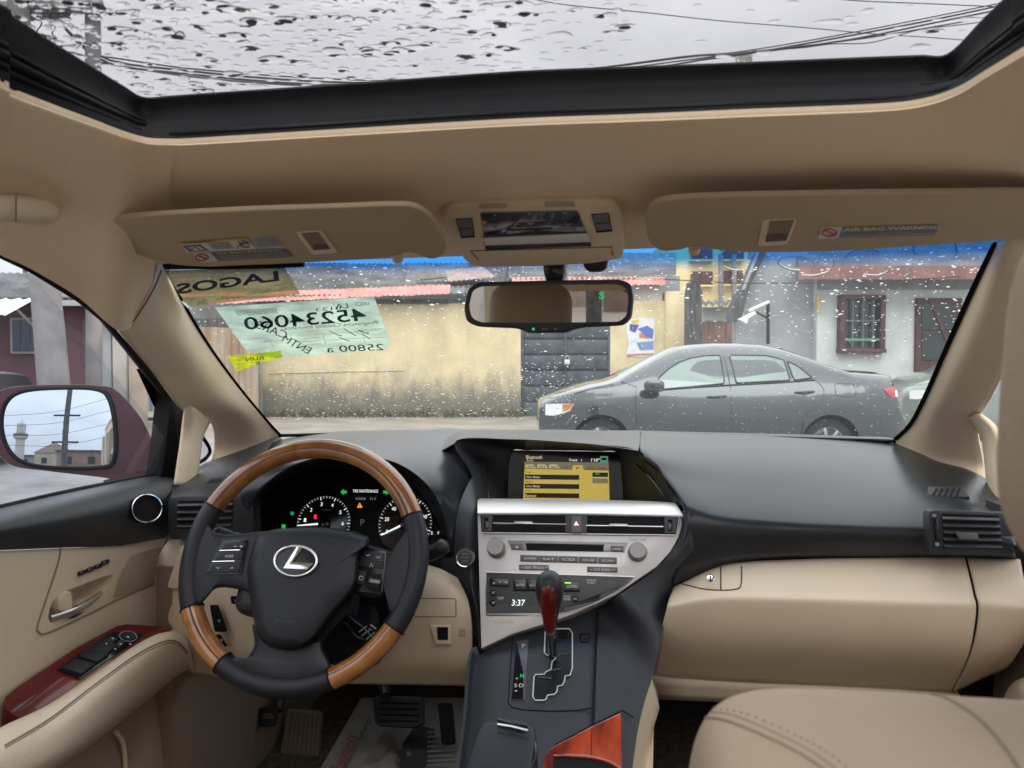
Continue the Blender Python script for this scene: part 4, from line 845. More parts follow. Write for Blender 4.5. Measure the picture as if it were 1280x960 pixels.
# ================================================================== OVERHEAD CONSOLE, MIRROR, VISORS
OP = Plane(PY(668,290,.985),(0,-.45,-.89))
oh = thing('overhead_console', OP(668,290), 'beige overhead console with smoked lamp cover and small black switches', 'overhead console')
base = prism('console_base', OP.poly(rpoly([(553,262),(562,250),(600,247),(745,243.5),(768,246),(777,258),(781,300),(779,316),(742,323),(660,327),(600,327.5),(584,322),(566,300),(557,280)],.35,4),0), OP.n, .010, beige, oh, bevel=.006, seg=3, back=.03)
lamp = mat('smoked_lamp_cover',(.30,.30,.31),.06,metal=.9)
ln = prism('lamp_cover', OP.poly(rpoly([(600,265),(722,262.5),(740,306.5),(607,311.5)],.04,3),.010), OP.n, .002, lamp, oh, bevel=.001)
tube('lamp_line', OP.poly([(637,287.5),(690,286)],.0125), .0008, grey_trim, ln, seg=4); tube('lamp_line', OP.poly([(602,296),(735,290)],.0125), .0004, grey_trim, ln, seg=4)
prism('lamp_lens_glint', OP.poly([(605,297.5),(734,291.5),(738,301.5),(607,306)],.0122), OP.n, .0015, mat('lens_glint_white',(.66,.66,.65),.2,spec=.6,coat=.4), ln, bevel=.0006)  # pale lens strip, white for the bright reflection along the lamp cover
strokes('lamp_symbol', [[(616,283),(619,286),(622,283)],[(660,279),(663,281),(667,279)],[(706,279),(710,282),(714,279.5)],[(660,267),(664,268)],[(704,266),(708,266.5)],[(617,269),(620,269)]], OP, .0126, .0006, grey_p, ln)
for pts in ([(569.5,273),(590.5,272),(593.5,296),(576.5,297)],[(739,267),(761,265.5),(765.5,288.5),(746,290.5)]):
    sw = prism('switch_recess', OP.poly(pts,.0095), OP.n, .001, black_deep, oh)
    (x0,y0),(x1,y1),(x2,y2),(x3_,y3_) = pts
    for a_,b_ in ((.06,.42),(.5,.84)):
        q = [(x0+(x3_-x0)*a_+1.2,y0+(y3_-y0)*a_),(x1+(x2-x1)*a_-1.2,y1+(y2-y1)*a_),(x1+(x2-x1)*b_-1.2,y1+(y2-y1)*b_),(x0+(x3_-x0)*b_+1.2,y0+(y3_-y0)*b_)]
        prism('rocker_key', OP.poly(q,.0105), OP.n, .003, mat('key_grey',(.14,.15,.155),.3,spec=.6), sw, bevel=.0008)
tube('flap_seam', OP.poly([(588,313.5),(765,308.5),(766,319)],.0102), .0008, dark_beige, oh, seg=4); tube('flap_seam', OP.poly([(588,313.5),(598,325)],.0102), .0008, dark_beige, oh, seg=4)
flat('grille_print', OP.poly([(599,255),(634,254),(634,260),(599,261)],.0102), beige3, oh); flat('grille_print', OP.poly([(680,252.5),(718,252),(719,258.5),(681,259)],.0102), beige3, oh)
sen = prism('rain_sensor', Plane(PY(744,330,1.10),(0,-1,-.1)).poly(rpoly([(728,318),(762,316),(758,336),(750,340),(736,340),(730,334)],.25)), (0,-1,-.1), .012, black, oh, bevel=.004, back=.03)
# rear view mirror
mir = thing('rear_view_mirror', PY(686,380,1.05), 'black framed rear view mirror with green compass letter hanging from the windshield', 'mirror')
ref = V((-.20,-1,-.02)).normalized()
inc = (PY(686,380,1.04)-CAM).normalized(); MN = (ref-inc).normalized()
MP = Plane(PY(686,380,1.04), MN)
fr2 = rpoly([(581,384),(587,360),(600,353),(690,350.5),(776,349.5),(789,355),(792,372),(789,398),(779,407),(729,409.5),(717,412),(708,416),(662,416.5),(652,412),(644,410.5),(598,408.5),(584,402)],.4,4)
hs = prism('mirror_housing', MP.poly(fr2,-.004), MN, .008, black, mir, bevel=.004, seg=3, back=.022)
inn2 = rpoly([(586,383),(591,363),(602,358),(690,356),(772,355.5),(783,360),(786,374),(783,395),(774,402),(690,403.5),(602,403),(590,398)],.4,4)
mg = flat('mirror_glass', MP.poly(inn2,.0046), mirror_dim, mir)
text('S', MP, (748.5,373.5),(755,373.7),(749,364.5), em_green, mg, .0056, bold=.02)
flat('status_lamp', MP.poly(rpoly([(664.8,409.6),(668.6,409.6),(668.6,413),(664.8,413)],.45),.0052), em_green, hs); text('AUTO', MP, (677,412.7),(684.5,412.7),(677,409.8), grey_p, hs, .005); text('◐', MP, (693,412.7),(696.5,412.7),(693,409.8), grey_p, hs, .005)
b = prism('mirror_stem', Plane(PY(694,340,1.07),(0,-1,-.1)).poly(rpoly([(679,326),(706,326),(706,346),(702,354),(685,354),(681,344)],.2)), (0,-1,-.1), .012, black_gloss, mir, bevel=.005, back=.05)
tube('mirror_bracket', [PY(693,345,1.07), PY(693,332,1.12), ws(693,318,.002)], [.012,.011,.014], black, mir, seg=12)
# sun visors
VN = V((0,-.24,-.97))
def visor(pts, y0, label, hw_):
    P = Plane(y0, VN); t = thing('sun_visor', y0, label, 'sun visor', 'sun visors')
    prism('visor_board', P.poly(pts,.005), VN, .003, mat('visor_cloth',(.47,.37,.25),.9,spec=.15,var=.03,vscale=12,bump=.2,bscale=900), t, bevel=.0025, seg=3, back=.003)
    return P, t
PV, v1 = visor(spl2([(131,287),(138,276),(165,269),(300,261),(420,257),(490,254.5),(520,257),(541,272),(556,302),(554,316),(538,321),(513,313),(485,319),(400,325),(300,329.5),(255,331),(205,326),(155,308)],90), PY(340,295,.895), 'left sun visor with yellow topped warning label above the steering wheel', None)
def recess(P, t, outer_, inner_, tab):
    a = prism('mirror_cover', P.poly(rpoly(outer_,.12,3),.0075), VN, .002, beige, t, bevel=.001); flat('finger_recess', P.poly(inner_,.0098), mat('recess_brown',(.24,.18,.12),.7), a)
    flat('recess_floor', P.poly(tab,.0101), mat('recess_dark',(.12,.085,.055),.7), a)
recess(PV, v1, [(370,289.5),(402,287.5),(423,314.5),(390,317)], [(376,291.5),(398,290),(413,311.5),(392,313)], [(392,305),(409,305.5),(413,311.5),(392,313)])
lw = mat('label_white',(.62,.60,.55),.6); ld = mat('label_dark',(.16,.155,.145),.6)
lab = flat('warning_label', PV.poly([(223,303.5),(308,297),(320,311),(234,316)],.0086), lw, v1); flat('label_yellow', PV.poly([(223,303.5),(308,297),(310,299.4),(226,306)],.0092), yellow_p, lab)
flat('label_art', PV.poly([(227.5,307.5),(250,306),(261,313.5),(237,315)],.0092), ld, lab); flat('label_art', PV.poly([(234,309),(248,307.5),(256,312),(243,313.4)],.0098), lw, lab); strokes('label_drawing', [[(237,313),(244,309),(250,312)],[(296,311),(305,300),(312,306)],[(298,302),(303,309),(312,309)],[(300,306),(310,303)]], PV, .0100, .0007, dark_p, lab)
for i in range(4): flat('label_text', PV.poly([(259+i*2.2,304.6+i*2.1),(285+i*2.2,302.6+i*2.1),(286+i*2.2,303.8+i*2.1),(260+i*2.2,305.8+i*2.1)],.0094), grey_p, lab)
text('WARNING', PV, (228,305.6),(270,302.4),(227,303.6), dark_p, lab, .0098)
lab2 = flat('warning_label', PV.poly([(312.6,297.3),(345,294.7),(356,309),(322,311)],.0086), mat('label_grey',(.45,.44,.41),.6), v1)
for i in range(5): flat('label_text', PV.poly([(315.5+i*1.8,299.5+i*2.1),(345+i*1.8,297.3+i*2.1),(345.8+i*1.8,298.3+i*2.1),(316.2+i*1.8,300.5+i*2.1)],.0094), grey_p, lab2)
lab3 = flat('warning_label', PV.poly([(263,315.5),(358.5,311),(368,321),(273,326.4)],.0086), ld, v1); flat('airbag_sign', PV.poly([(240,316.6),(262,315.5),(273,326.5),(251,328)],.0086), lw, v1)
strokes('airbag_symbol', [[(252+8*math.cos(t)*1.0+.5*math.sin(t),321.8+4*math.sin(t)) for t in np.linspace(0,6.28,18)],[(246,319),(259,324.5)]], PV, .0094, .0008, red_p, lab3)
text('AIR BAG WARNING', PV, (272,318),(352,314),(270,315.6), lw, lab3, .0094)
for i in range(3): flat('label_text', PV.poly([(273+i*1.8,319.6+i*1.9),(358+i*1.8,315.2+i*1.9),(358.8+i*1.8,316.2+i*1.9),(274+i*1.8,320.6+i*1.9)],.0094), grey_p, lab3)
tube('visor_clip', [PY(497,318,1.05), PY(497,324,1.06)], .008, beige, v1, seg=10)
PV2, v2 = visor(spl2([(809,292),(808,272),(814,256),(835,247),(900,243),(1000,241),(1100,239.5),(1200,238.5),(1290,238),(1345,245),(1345,290),(1270,296),(1225,300),(1130,306),(1050,311),(960,313),(912,312),(892,309),(865,306),(848,310),(828,311),(815,304)],90), PY(1020,280,.945), 'right sun visor with a grey airbag warning strip, ahead of the passenger', None)
recess(PV2, v2, [(953,274.5),(997,272),(984,304),(947,306.5)], [(962,276.5),(993,274.5),(983,301),(957,302.5)], [(958,293),(986,292),(983,301),(957,302.5)])
lab = flat('airbag_sign', PV2.poly([(1027,284.5),(1053,283),(1050,297.5),(1022,298.5)],.0086), lw, v2); strokes('airbag_symbol', [[(1037+9*math.cos(t),291+4.6*math.sin(t)) for t in np.linspace(0,6.28,18)],[(1030,287),(1045,295)]], PV2, .0094, .0008, red_p, lab)
lab = flat('warning_label', PV2.poly([(1053,284),(1177,280.5),(1168,294.5),(1048,298)],.0086), mat('label_slate',(.22,.235,.24),.6), v2)
text('AIR BAG WARNING', PV2, (1054,289.5),(1175,285.8),(1055,284.8), mat('label_cream',(.62,.58,.42),.6), lab, .0094, bold=.02)
for i in range(2): flat('label_text', PV2.poly([(1053-i*1.5,292+i*2.4),(1168-i*1.5,288.2+i*2.4),(1168-i*1.5,289.4+i*2.4),(1053-i*1.5,293.2+i*2.4)],.0094), grey_p, lab)
tube('visor_clip', [PY(868,308,1.05), PY(868,314,1.06)], .008, beige, v2, seg=10)

# ================================================================== DOORS
def make_door(s, label, mirror):
    d = thing('car_door', (s*.74,.9,.75), label, 'car door')  # whole front door: inner trim, window and outer skin
    flip = lambda p: V((p.x if s < 0 else -p.x, p.y, p.z))
    def X3(pts): return [flip(PX(x,y,v)) for x,y,v in pts]
    def XP(pts, X): return [flip(PX(x,y,X)) for x,y in pts]
    nn = V((-s,0,0))
    # black upper pad
    T = [(-160,672,-.775),(-60,650,-.775),(0,634.5,-.775),(100,612,-.775),(196,594,-.765),(222,601,-.745)]
    U = [(-160,684,-.735),(-60,660,-.735),(0,645,-.735),(100,624,-.73),(196,606,-.725),(226,613,-.72)]
    U2 = [(-160,700,-.715),(-60,675,-.715),(0,664,-.715),(100,650,-.712),(190,636,-.71),(221,640,-.705)]
    Bt = [(-160,706,-.73),(-60,692,-.73),(0,688,-.73),(85,684.5,-.73),(150,682,-.73),(208,672,-.72)]
    up = loft('upper_pad', [X3(T),X3(U),X3(U2),X3(Bt)], black, d, nu=40, nv=20)
    tube('belt_strip', X3([(-160,671,-.776),(-60,649,-.776),(0,633.5,-.776),(100,611,-.776),(196,593,-.768)]), .0035, rubber, up, seg=6, n=30)
    # window frame: black sash and seal
    flat('window_glass', [V((s*(.80-.18*(z-.93)),y,z)) for y,z in ((-.3,.93),(1.45,1.0),(1.40,1.12),(.9,1.47),(-.3,1.52))], g_door, d)
    SPL = Plane(PX(212,540,-.755),(-s*1.0,0,0)) if s<0 else None
    sash = [(183,461),(208,490),(232,513),(228,560),(221,601),(193,603),(199,565),(204,520),(207,497),(203,481)]
    prism('window_sash', XP(sash,-.765), nn, .012, rubber, d, bevel=.003, back=.02)
    tube('window_seal', X3([(-140,270,-.655),(-60,296,-.655),(0,319,-.655),(40,338,-.655),(98,373,-.66),(130,396,-.675),(155,424,-.695),(183,460,-.72),(208,492,-.74)]), [.004,.004,.004,.004,.005,.008,.010,.010,.008], rubber, d, seg=8)
    # tweeter
    c = flip(PX(183,636,-.695)); n = V((-s*.70,-.66,.27)).normalized()
    tw = lathe('tweeter', c, n, [(.0245,-.01),(.0245,.004),(.0222,.006),(.0205,.003),(.0205,.001),(0,.0015)], black_deep, up, seg=32)
    a,b,_ = frame_of(n); tube('tweeter_ring', disc_pts(c+n*.0055,a,b,.0228,n=36), .0014, chrome, up, closed=True, seg=6)
    # beige card with pull-handle opening
    card = [(-160,708),(-60,693),(0,688.5),(85,685),(150,682.5),(207,672.5),(199,700),(195,730),(196,760),(204,778),(206,792),(160,800),(80,860),(-10,905),(-160,960)]
    hole = rpoly([(142,717),(137,733),(129,743),(100,757),(63,779),(60,771),(63,757),(72,744),(86,737),(120,724)],.3,4)
    cd_ = holed('door_card', XP(spl2(card,1) if 0 else card,-.735), XP(hole,-.735), nn, beige, d, .035, beige)
    lf = lambda: None
    # raised zone with the seam round the handle
    tube('card_seam', X3([(76,685,-.7345),(72,706,-.7345),(58,748,-.7345),(47,782,-.7345),(48,790,-.7345),(60,791,-.7345),(110,768,-.7345),(150,748,-.7345),(196,729,-.7345)]), .0016, dark_beige if 0 else mat('seam_tan',(.26,.20,.14),.8), cd_, seg=5, n=40)
    prism('speaker_grille', XP(rpoly([(164,694),(203,683),(196,727),(140,748),(150,716)],.12,3),-.735), nn, .0022, beige3, d, bevel=.001)
    tube('release_lever', X3([(62,773,-.738),(90,764,-.730),(112,752,-.732),(127,741,-.738)]), [.0055,.0065,.005,.003], satin, d, seg=10, n=14)
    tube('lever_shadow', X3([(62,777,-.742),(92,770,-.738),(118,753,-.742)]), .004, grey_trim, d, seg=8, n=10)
    prism('lock_lever', XP(rpoly([(66,764),(65,748),(72,739),(80,738),(83,748),(82,763)],.35),-.741), nn, .012, beige, d, bevel=.004, seg=3)
    if s < 0:
        for i,(x,y) in enumerate(((101,717),(111,713),(121,709),(130,704))):
            k = prism('memory_button', XP(rpoly([(x-4.5,y+3),(x-4,y-2),(x+2.5,y-5),(x+5,y-4.5),(x+4,y),(x-1,y+2)],.2,3),-.735), nn, .004, black_gloss, d, bevel=.001)
            strokes('button_digit', [[(x-1,y-2),(x+1.5,y-3),(x+1.5,y-1),(x-.5,y)]], lambda px,py,h=0: PX(px,py,-.7305), 0, .0005, grey_p, k)
    # red wood ledge with switches
    LN = V((-s*.42,-.1,.9)).normalized(); P0 = PX(120,820,-.70)
    LPL = Plane(P0, V((.42,-.1,.9))); LQ = lambda pts,h=0: [flip(q) for q in LPL.poly(pts,h)]
    ld_ = prism('wood_ledge', LQ(rpoly([(5,874),(22,860),(95,811),(146,784),(158,782),(215,786),(200,794),(120,850),(75,876),(30,905),(8,890)],.08,3)), LN, .003, redwood, d, bevel=.0015, back=.03)
    if s < 0:
        sp = prism('switch_panel', LQ([(70,838),(141,790),(181,794),(100,850)],.003), LN, .002, black_gloss, ld_, bevel=.0008)
        for pts in ([(76,838),(93,826),(118,833),(100,846)],[(96,824),(112,813),(136,820),(120,831)],[(110,814),(124,804),(146,808),(134,819)]): prism('window_switch', LQ(pts,.005), LN, .006, black2, sp, bevel=.002)
        for pts in ([(127,804),(136,798),(147,800),(139,806)],[(141,808),(150,801),(157,803),(148,811)]): prism('lock_switch', LQ(pts,.005), LN, .003, black, sp, bevel=.001)
        c = LPL(160,796,.006); rA = (LPL(170.5,796,.006)-c).length; a,b,n = frame_of(LPL.n)
        lathe('mirror_dial', c, LPL.n, [(rA*.8,0),(rA*.8,.003),(rA*.5,.004),(0,.004)], black2, sp, seg=24); tube('dial_ring', disc_pts(c+n*.001,a,b,rA), .0009, grey_p, sp, closed=True, seg=5)
        for x,y in ((133,804.5),(144,811),(151,805),(141,798),(163,805),(160,796)): flat('switch_mark', LPL.poly([(x-1.3,y-.8),(x+1.3,y-.6),(x+1.3,y+.8),(x-1.3,y+.6)],.0112), white_p, sp)
    # arm pad
    A0 = X3([(-160,1010,-.70),(-40,937,-.695),(0,910,-.695),(60,880,-.695),(120,839,-.695),(170,804,-.695),(204,787,-.69),(220,788,-.68)])
    A1 = X3([(-160,1020,-.655),(-40,942,-.65),(0,914,-.65),(60,886,-.65),(120,846,-.65),(170,811,-.652),(210,790,-.66),(230,796,-.662)])
    A2 = X3([(-160,1070,-.622),(-40,985,-.62),(0,958,-.62),(60,926,-.62),(120,882,-.622),(170,842,-.63),(215,806,-.642),(238,812,-.652)])
    A3 = X3([(-160,1110,-.63),(-40,1020,-.63),(20,985,-.63),(80,947,-.63),(140,903,-.64),(190,862,-.65),(228,834,-.66),(243,838,-.668)])
    A4 = X3([(-160,1120,-.72),(-40,1030,-.72),(24,993,-.72),(84,953,-.72),(144,908,-.72),(194,868,-.72),(234,842,-.72),(245,846,-.72)])
    ap = loft('arm_pad', [A0,A1,A2,A3,A4], arm_l, d, nu=60, nv=30)
    if s < 0:
        sf = surf(ap); sm = mat('seam_tan',(.26,.20,.14),.8)
        for off, rr in ((0,.0013),(3.2,.0007)):
            tube('pad_seam', [sf(x,y+off,.0002) for x,y in spl2([(6,932),(60,900),(120,855),(170,819),(205,802),(222,803),(234,815)],40,False) if sf(x,y+off)], rr, sm, ap, seg=5)
    # lower door
    loft('lower_card', [X3([(-160,1000,-.72),(20,960,-.722),(140,885,-.722),(235,830,-.722),(200,770,-.725)]) if 0 else X3([(-160,900,-.727),(20,880,-.727),(140,850,-.727),(246,820,-.727)]), X3([(-160,1010,-.71),(40,960,-.71),(160,920,-.712),(250,880,-.715)]), X3([(-160,1200,-.70),(60,1080,-.70),(170,1000,-.70),(254,960,-.705)])], mat('beige_low_shaded',(.34,.27,.20),.7,spec=.2,bump=.15,bscale=600), d, nu=20, nv=12)  # door beige darkened, its colour carrying the shade below the arm pad
    tube('pocket_edge', X3([(145,915,-.70),(155,935,-.70),(158,1000,-.70)]), .004, beige, d, seg=6, n=10); tube('pocket_edge', X3([(250,800,-.72),(256,850,-.72),(252,960,-.70)]), .004, dark_beige, d, seg=6, n=10)
    outer_ = [V((s*.86,-.3,.55)),V((s*.86,1.5,.55)),V((s*.84,1.5,1.0)),V((s*.82,-.3,.92))]
    prism('door_skin', outer_, V((s,0,0)), .02, maroon, d)
    if mirror:
        sm = lathe('side_mirror', V((0,0,0)), EZ, [(.001,0),(.001,.001)], maroon, d) if 0 else None
        inc_ = (PX(75,535,-.98)-CAM).normalized(); rf = V((-.10,-1,.13)).normalized(); n = (rf-inc_).normalized()
        MPP = Plane(PX(75,535,-.98), n)
        shell = np.array(spl2([(-14,535),(-10,500),(10,485),(60,481),(125,482),(148,490),(178,525),(194,565),(193,598),(150,604),(135,598),(60,589),(15,582),(-6,562)],80)); cc = shell.mean(0)
        rows = [[MPP(*p, .004) for p in (cc+(shell-cc)*.995)], [MPP(*p,-.004) for p in shell*1.0], [MPP(*p,-.05) for p in cc+(shell-cc)*.99], [MPP(*p,-.10) for p in cc+(shell-cc)*.85], [MPP(*p,-.135) for p in cc+(shell-cc)*.5]]
        bm = bmesh.new(); R = [[bm.verts.new(p) for p in r] for r in rows]
        for a,b in zip(R,R[1:]):
            for i in range(80): bm.faces.new((a[i],a[(i+1)%80],b[(i+1)%80],b[i]))
        bm.faces.new(R[-1]); bm.faces.new(R[0][::-1]); hsg = from_bm('side_mirror', bm, maroon, d, 60)
        rimp = spl2([(2,530),(8,503),(30,489),(80,485.5),(122,487),(137,500),(144,535),(143,572),(130,584),(70,584.5),(30,578),(10,560)],72)
        tube('mirror_rim', [MPP(x,y,.006) for x,y in rimp], .0042, rubber, hsg, closed=True, seg=8)
        # gently domed glass
        r2 = np.array(rimp); c2 = r2.mean(0); RAD = 1.5; bm = bmesh.new(); rings = []
        cen = MPP(*c2,.006)
        def dome(p): q = MPP(*p,.006); d2 = (q-cen).length_squared; return q+n*(-d2/(2*RAD)+.004)
        ctrv = bm.verts.new(dome(c2))
        for sc in np.linspace(.08,1,12): rings.append([bm.verts.new(dome(c2+(p-c2)*sc)) for p in r2])
        for i in range(72): bm.faces.new((ctrv,rings[0][i],rings[0][(i+1)%72]))
        for a,b in zip(rings,rings[1:]):
            for i in range(72): bm.faces.new((a[i],a[(i+1)%72],b[(i+1)%72],b[i]))
        o = from_bm('mirror_glass', bm, mirror_m, hsg, 60)
        prism('mirror_foot', MPP.poly([(133,600),(192,585),(193,603),(150,606),(135,615)],-.03), n, .02, maroon, hsg, bevel=.005, back=.06)
        return d, (cen, n, RAD, MPP)
    return d, None
drv, mdata = make_door(-1, "driver's door with window switches, red wood ledge and maroon side mirror", True)
pas, _ = make_door(1, "passenger's door at the right edge, mostly hidden by the headrest", False)
if drv and drv.get('label') is None: pass

# ================================================================== SEATS
def superbox(name, c, sx, sy, sz, m, par, e=.32, n=28, k=20, tilt=0, taper=0, side=0):
    """softly rounded cushion (superellipsoid)"""
    bm = bmesh.new(); R = Matrix.Rotation(tilt,3,'X'); rows = []
    f = lambda v,e_: math.copysign(abs(v)**e_, v)
    for i in range(1,k):
        v = -math.pi/2+math.pi*i/k; row = []
        for j in range(n):
            u = 2*math.pi*j/n
            x,y,z = f(math.cos(v),e)*f(math.cos(u),e), f(math.cos(v),e)*f(math.sin(u),e), f(math.sin(v),e)
            p = V((x*sx/2*(1-taper*(z+1)/2), y*sy/2*(1-.25*side*(z+1)/2), z*sz/2)); row.append(bm.verts.new(V(c)+R@p))
        rows.append(row)
    for a,b in zip(rows,rows[1:]):
        for j in range(n): bm.faces.new((a[j],a[(j+1)%n],b[(j+1)%n],b[j]))
    bm.faces.new(rows[0][::-1]); bm.faces.new(rows[-1])
    return from_bm(name, bm, m, par, 70)
seat = thing('passenger_seat', (.38,.45,.48), 'beige leather passenger seat with headrest, nearest the camera at lower right', 'seat')
SX = .40
bk = superbox('backrest', (SX+.004,.45,.795), .57,.20,.63, beige2, seat, e=.17, n=72, k=56, tilt=.10, taper=.04)
superbox('seat_cushion', (SX,.70,.60), .52,.52,.18, beige2, seat, e=.4)
hr = superbox('headrest', (SX+.03,.40,1.302), .30,.12,.222, beige2, seat, e=.5, n=40, k=28, tilt=.1)
for s in (-.06,.06): tube('headrest_post', [(SX+s,.43,1.10),(SX+s,.40,1.25)], .006, chrome, seat, seg=10)
sb_ = surf(bk)
sm = mat('seam_seat',(.24,.19,.135),.8)
def seat_seam(pts, r=.0014, n=50):
    q = [sb_(x,y,.0001) for x,y in spl2(pts,n,False)]; q = [p for p in q if p is not None]
    if len(q) > 3: tube('back_seam', q, r*.7, sm, bk, seg=5)
    return q
for dx in (0,7):
    seat_seam([(868+dx,897-dx),(905+dx,900-dx),(960+dx,922-dx),(1010+dx,948-dx),(1060+dx,985-dx)], .0013 if dx==0 else .0006)
q = [sb_(x,y,.0004) for x,y in spl2([(884,884),(930,892),(985,915),(1030,938),(1075,972)],46,False)]; q=[p for p in q if p is not None]
bm = bmesh.new()
for a,b in zip(q[::2],q[1::2]): tube_bm(bm,[a.lerp(b,.15),a.lerp(b,.7)],.00045,seg=5)
o = from_bm('stitches', bm, mat('stitch_tan',(.30,.235,.165),.8), bk); o['kind']='stuff'
seat_seam([(1150,866),(1185,874),(1225,900),(1260,940),(1290,990)], .0016)
ds = thing('driver_seat', (-.38,-.40,.48), 'beige leather driver seat pushed back, seen only in the mirror', 'seat')
superbox('backrest', (-.40,-.42,.86), .53,.18,.66, beige2, ds, e=.36, tilt=.35); superbox('headrest', (-.40,-.58,1.33), .29,.12,.21, beige2, ds, e=.5, tilt=.25)
superbox('seat_cushion', (-.40,-.05,.60), .52,.56,.18, beige2, ds, e=.4)
for s in (-.06,.06): tube('headrest_post', [(-.40+s,-.53,1.15),(-.40+s,-.57,1.27)], .006, chrome, ds, seg=10)
rs = thing('rear_bench', (0,-1.4,.48), 'beige leather rear bench behind the camera', 'seat')
superbox('backrest', (0,-1.65,.88), 1.25,.2,.62, beige2, rs, e=.3, tilt=.25); superbox('seat_cushion', (0,-1.35,.60), 1.25,.5,.18, beige2, rs, e=.3)

# ================================================================== FOOTWELL
FPn = Plane((0,1.75,.475),(0,-.10,1)); FW = Plane((0,1.80,.50),(0,-.72,.70))
news = thing('newspaper', FPn(480,930), 'old newspaper spread as a mat on the driver floor', 'newspaper')
nr = []
for t in np.linspace(0,1,8):
    row = []
    for s in np.linspace(0,1,8):
        x = (386+(452-386)*t)+( (598-386)*(1-t)+(585-452)*t)*s; y = 985+(872-985)*t
        p = FPn(x,y,.010+.006*math.sin(5*s+3*t)+.004*math.sin(9*t)); row.append(p)
    nr.append(row)
NW = loft('news_sheet', nr, mat('newsprint',(.28,.27,.255),.9,var=.12,vscale=18), news, nu=30, nv=30)
NH = lambda x,y,h=0: FPn(x,y,.020+h)
ncol = mat('news_red',(.34,.07,.08),.8)
text('Business', NH, (425,975),(447,923),(412,962), ncol, news, .0); text('grounds NNPC', NH, (433,965),(466,901),(428,960), dark_p, news, .0)
for i in range(6): flat('news_column', [NH(x,y) for x,y in [(452+i*4,955-i*1),(480+i*4,912-i*2),(482+i*4,913-i*2),(454+i*4,956-i*1)]], mat('news_grey',(.22,.21,.20),.9), news)
for i in range(9): flat('news_column', [NH(x,y,.001) for x,y in [(534,962-i*6),(570,960-i*6),(570,962.5-i*6),(534,964.5-i*6)]], mat('news_grey',(.22,.21,.20),.9), news)
flat('news_photo', [NH(x,y,.0008) for x,y in [(496,940),(520,905),(545,912),(532,960),(500,962)]], dark_p, news)
for x,y in ((500,933),(497,950),(511,942)): flat('news_face', [NH(x+3*math.cos(t),y+3.2*math.sin(t),.0016) for t in np.linspace(0,6.28,10)[:-1]], mat('news_skin',(.22,.12,.08),.9), news)
bp_ = thing('brake_pedal', PY(500,895,1.62), 'wide black brake pedal hanging over the newspaper', 'pedal')
PP = Plane(PY(500,895,1.62),(0,-.8,.6)); prism('pedal_pad', PP.poly(rpoly([(467,871),(531,872),(531,905),(520,911),(470,908)],.2)), PP.n, .012, black, bp_, bevel=.004); tube('pedal_arm', [PY(482,870,1.63),PY(478,845,1.68),PY(478,820,1.72)], .012, grey_trim, bp_, seg=8)
for i in range(4): tube('pad_ridge', PP.poly([(474,878+i*7.5),(524,879+i*7.5)],.0125), .002, black_deep, bp_, seg=5)
ac = thing('accelerator_pedal', PY(560,915,1.62), 'narrow dark accelerator pedal beside the console', 'pedal')
PP = Plane(PY(556,905,1.62),(0,-.75,.66)); prism('pedal_pad', PP.poly(rpoly([(548,880),(566,880),(570,930),(553,932)],.2)), PP.n, .012, black_deep, ac, bevel=.004)
pb = thing('parking_brake_pedal', PY(336,890,1.55), 'small black parking brake pedal near the kick panel', 'pedal')
PP = Plane(PY(336,890,1.55),(0.1,-.9,.4)); prism('pedal_pad', PP.poly(rpoly([(324,884),(348,882),(346,908),(326,909)],.25)), PP.n, .014, black2, pb, bevel=.004); tube('pedal_arm', [PY(347,888,1.57),PY(352,866,1.6),PY(350,840,1.66)], .013, black, pb, seg=8)
text('PARK', PP, (330,894.5),(341,894.5),(330,892), grey_p, pb, .0146); text('BRAKE', PP, (329,898),(342,898),(329,895.5), grey_p, pb, .0146)
fr3 = thing('footrest', PY(375,930,1.6), 'ribbed brown footrest left of the newspaper', 'footrest')
PP = Plane(PY(375,930,1.62),(0,-.72,.7)); prism('rest_pad', PP.poly(rpoly([(362,889),(404,891),(398,1000),(345,1000)],.1)), PP.n, .02, mat('footrest_tan',(.20,.155,.115),.85), fr3, bevel=.006)
for i in range(7): tube('rib', PP.poly([(366+i*5.2,893),(352+i*6.6,1000)],.0205), .0022, mat('footrest_rib',(.16,.12,.09),.85), fr3, seg=5)

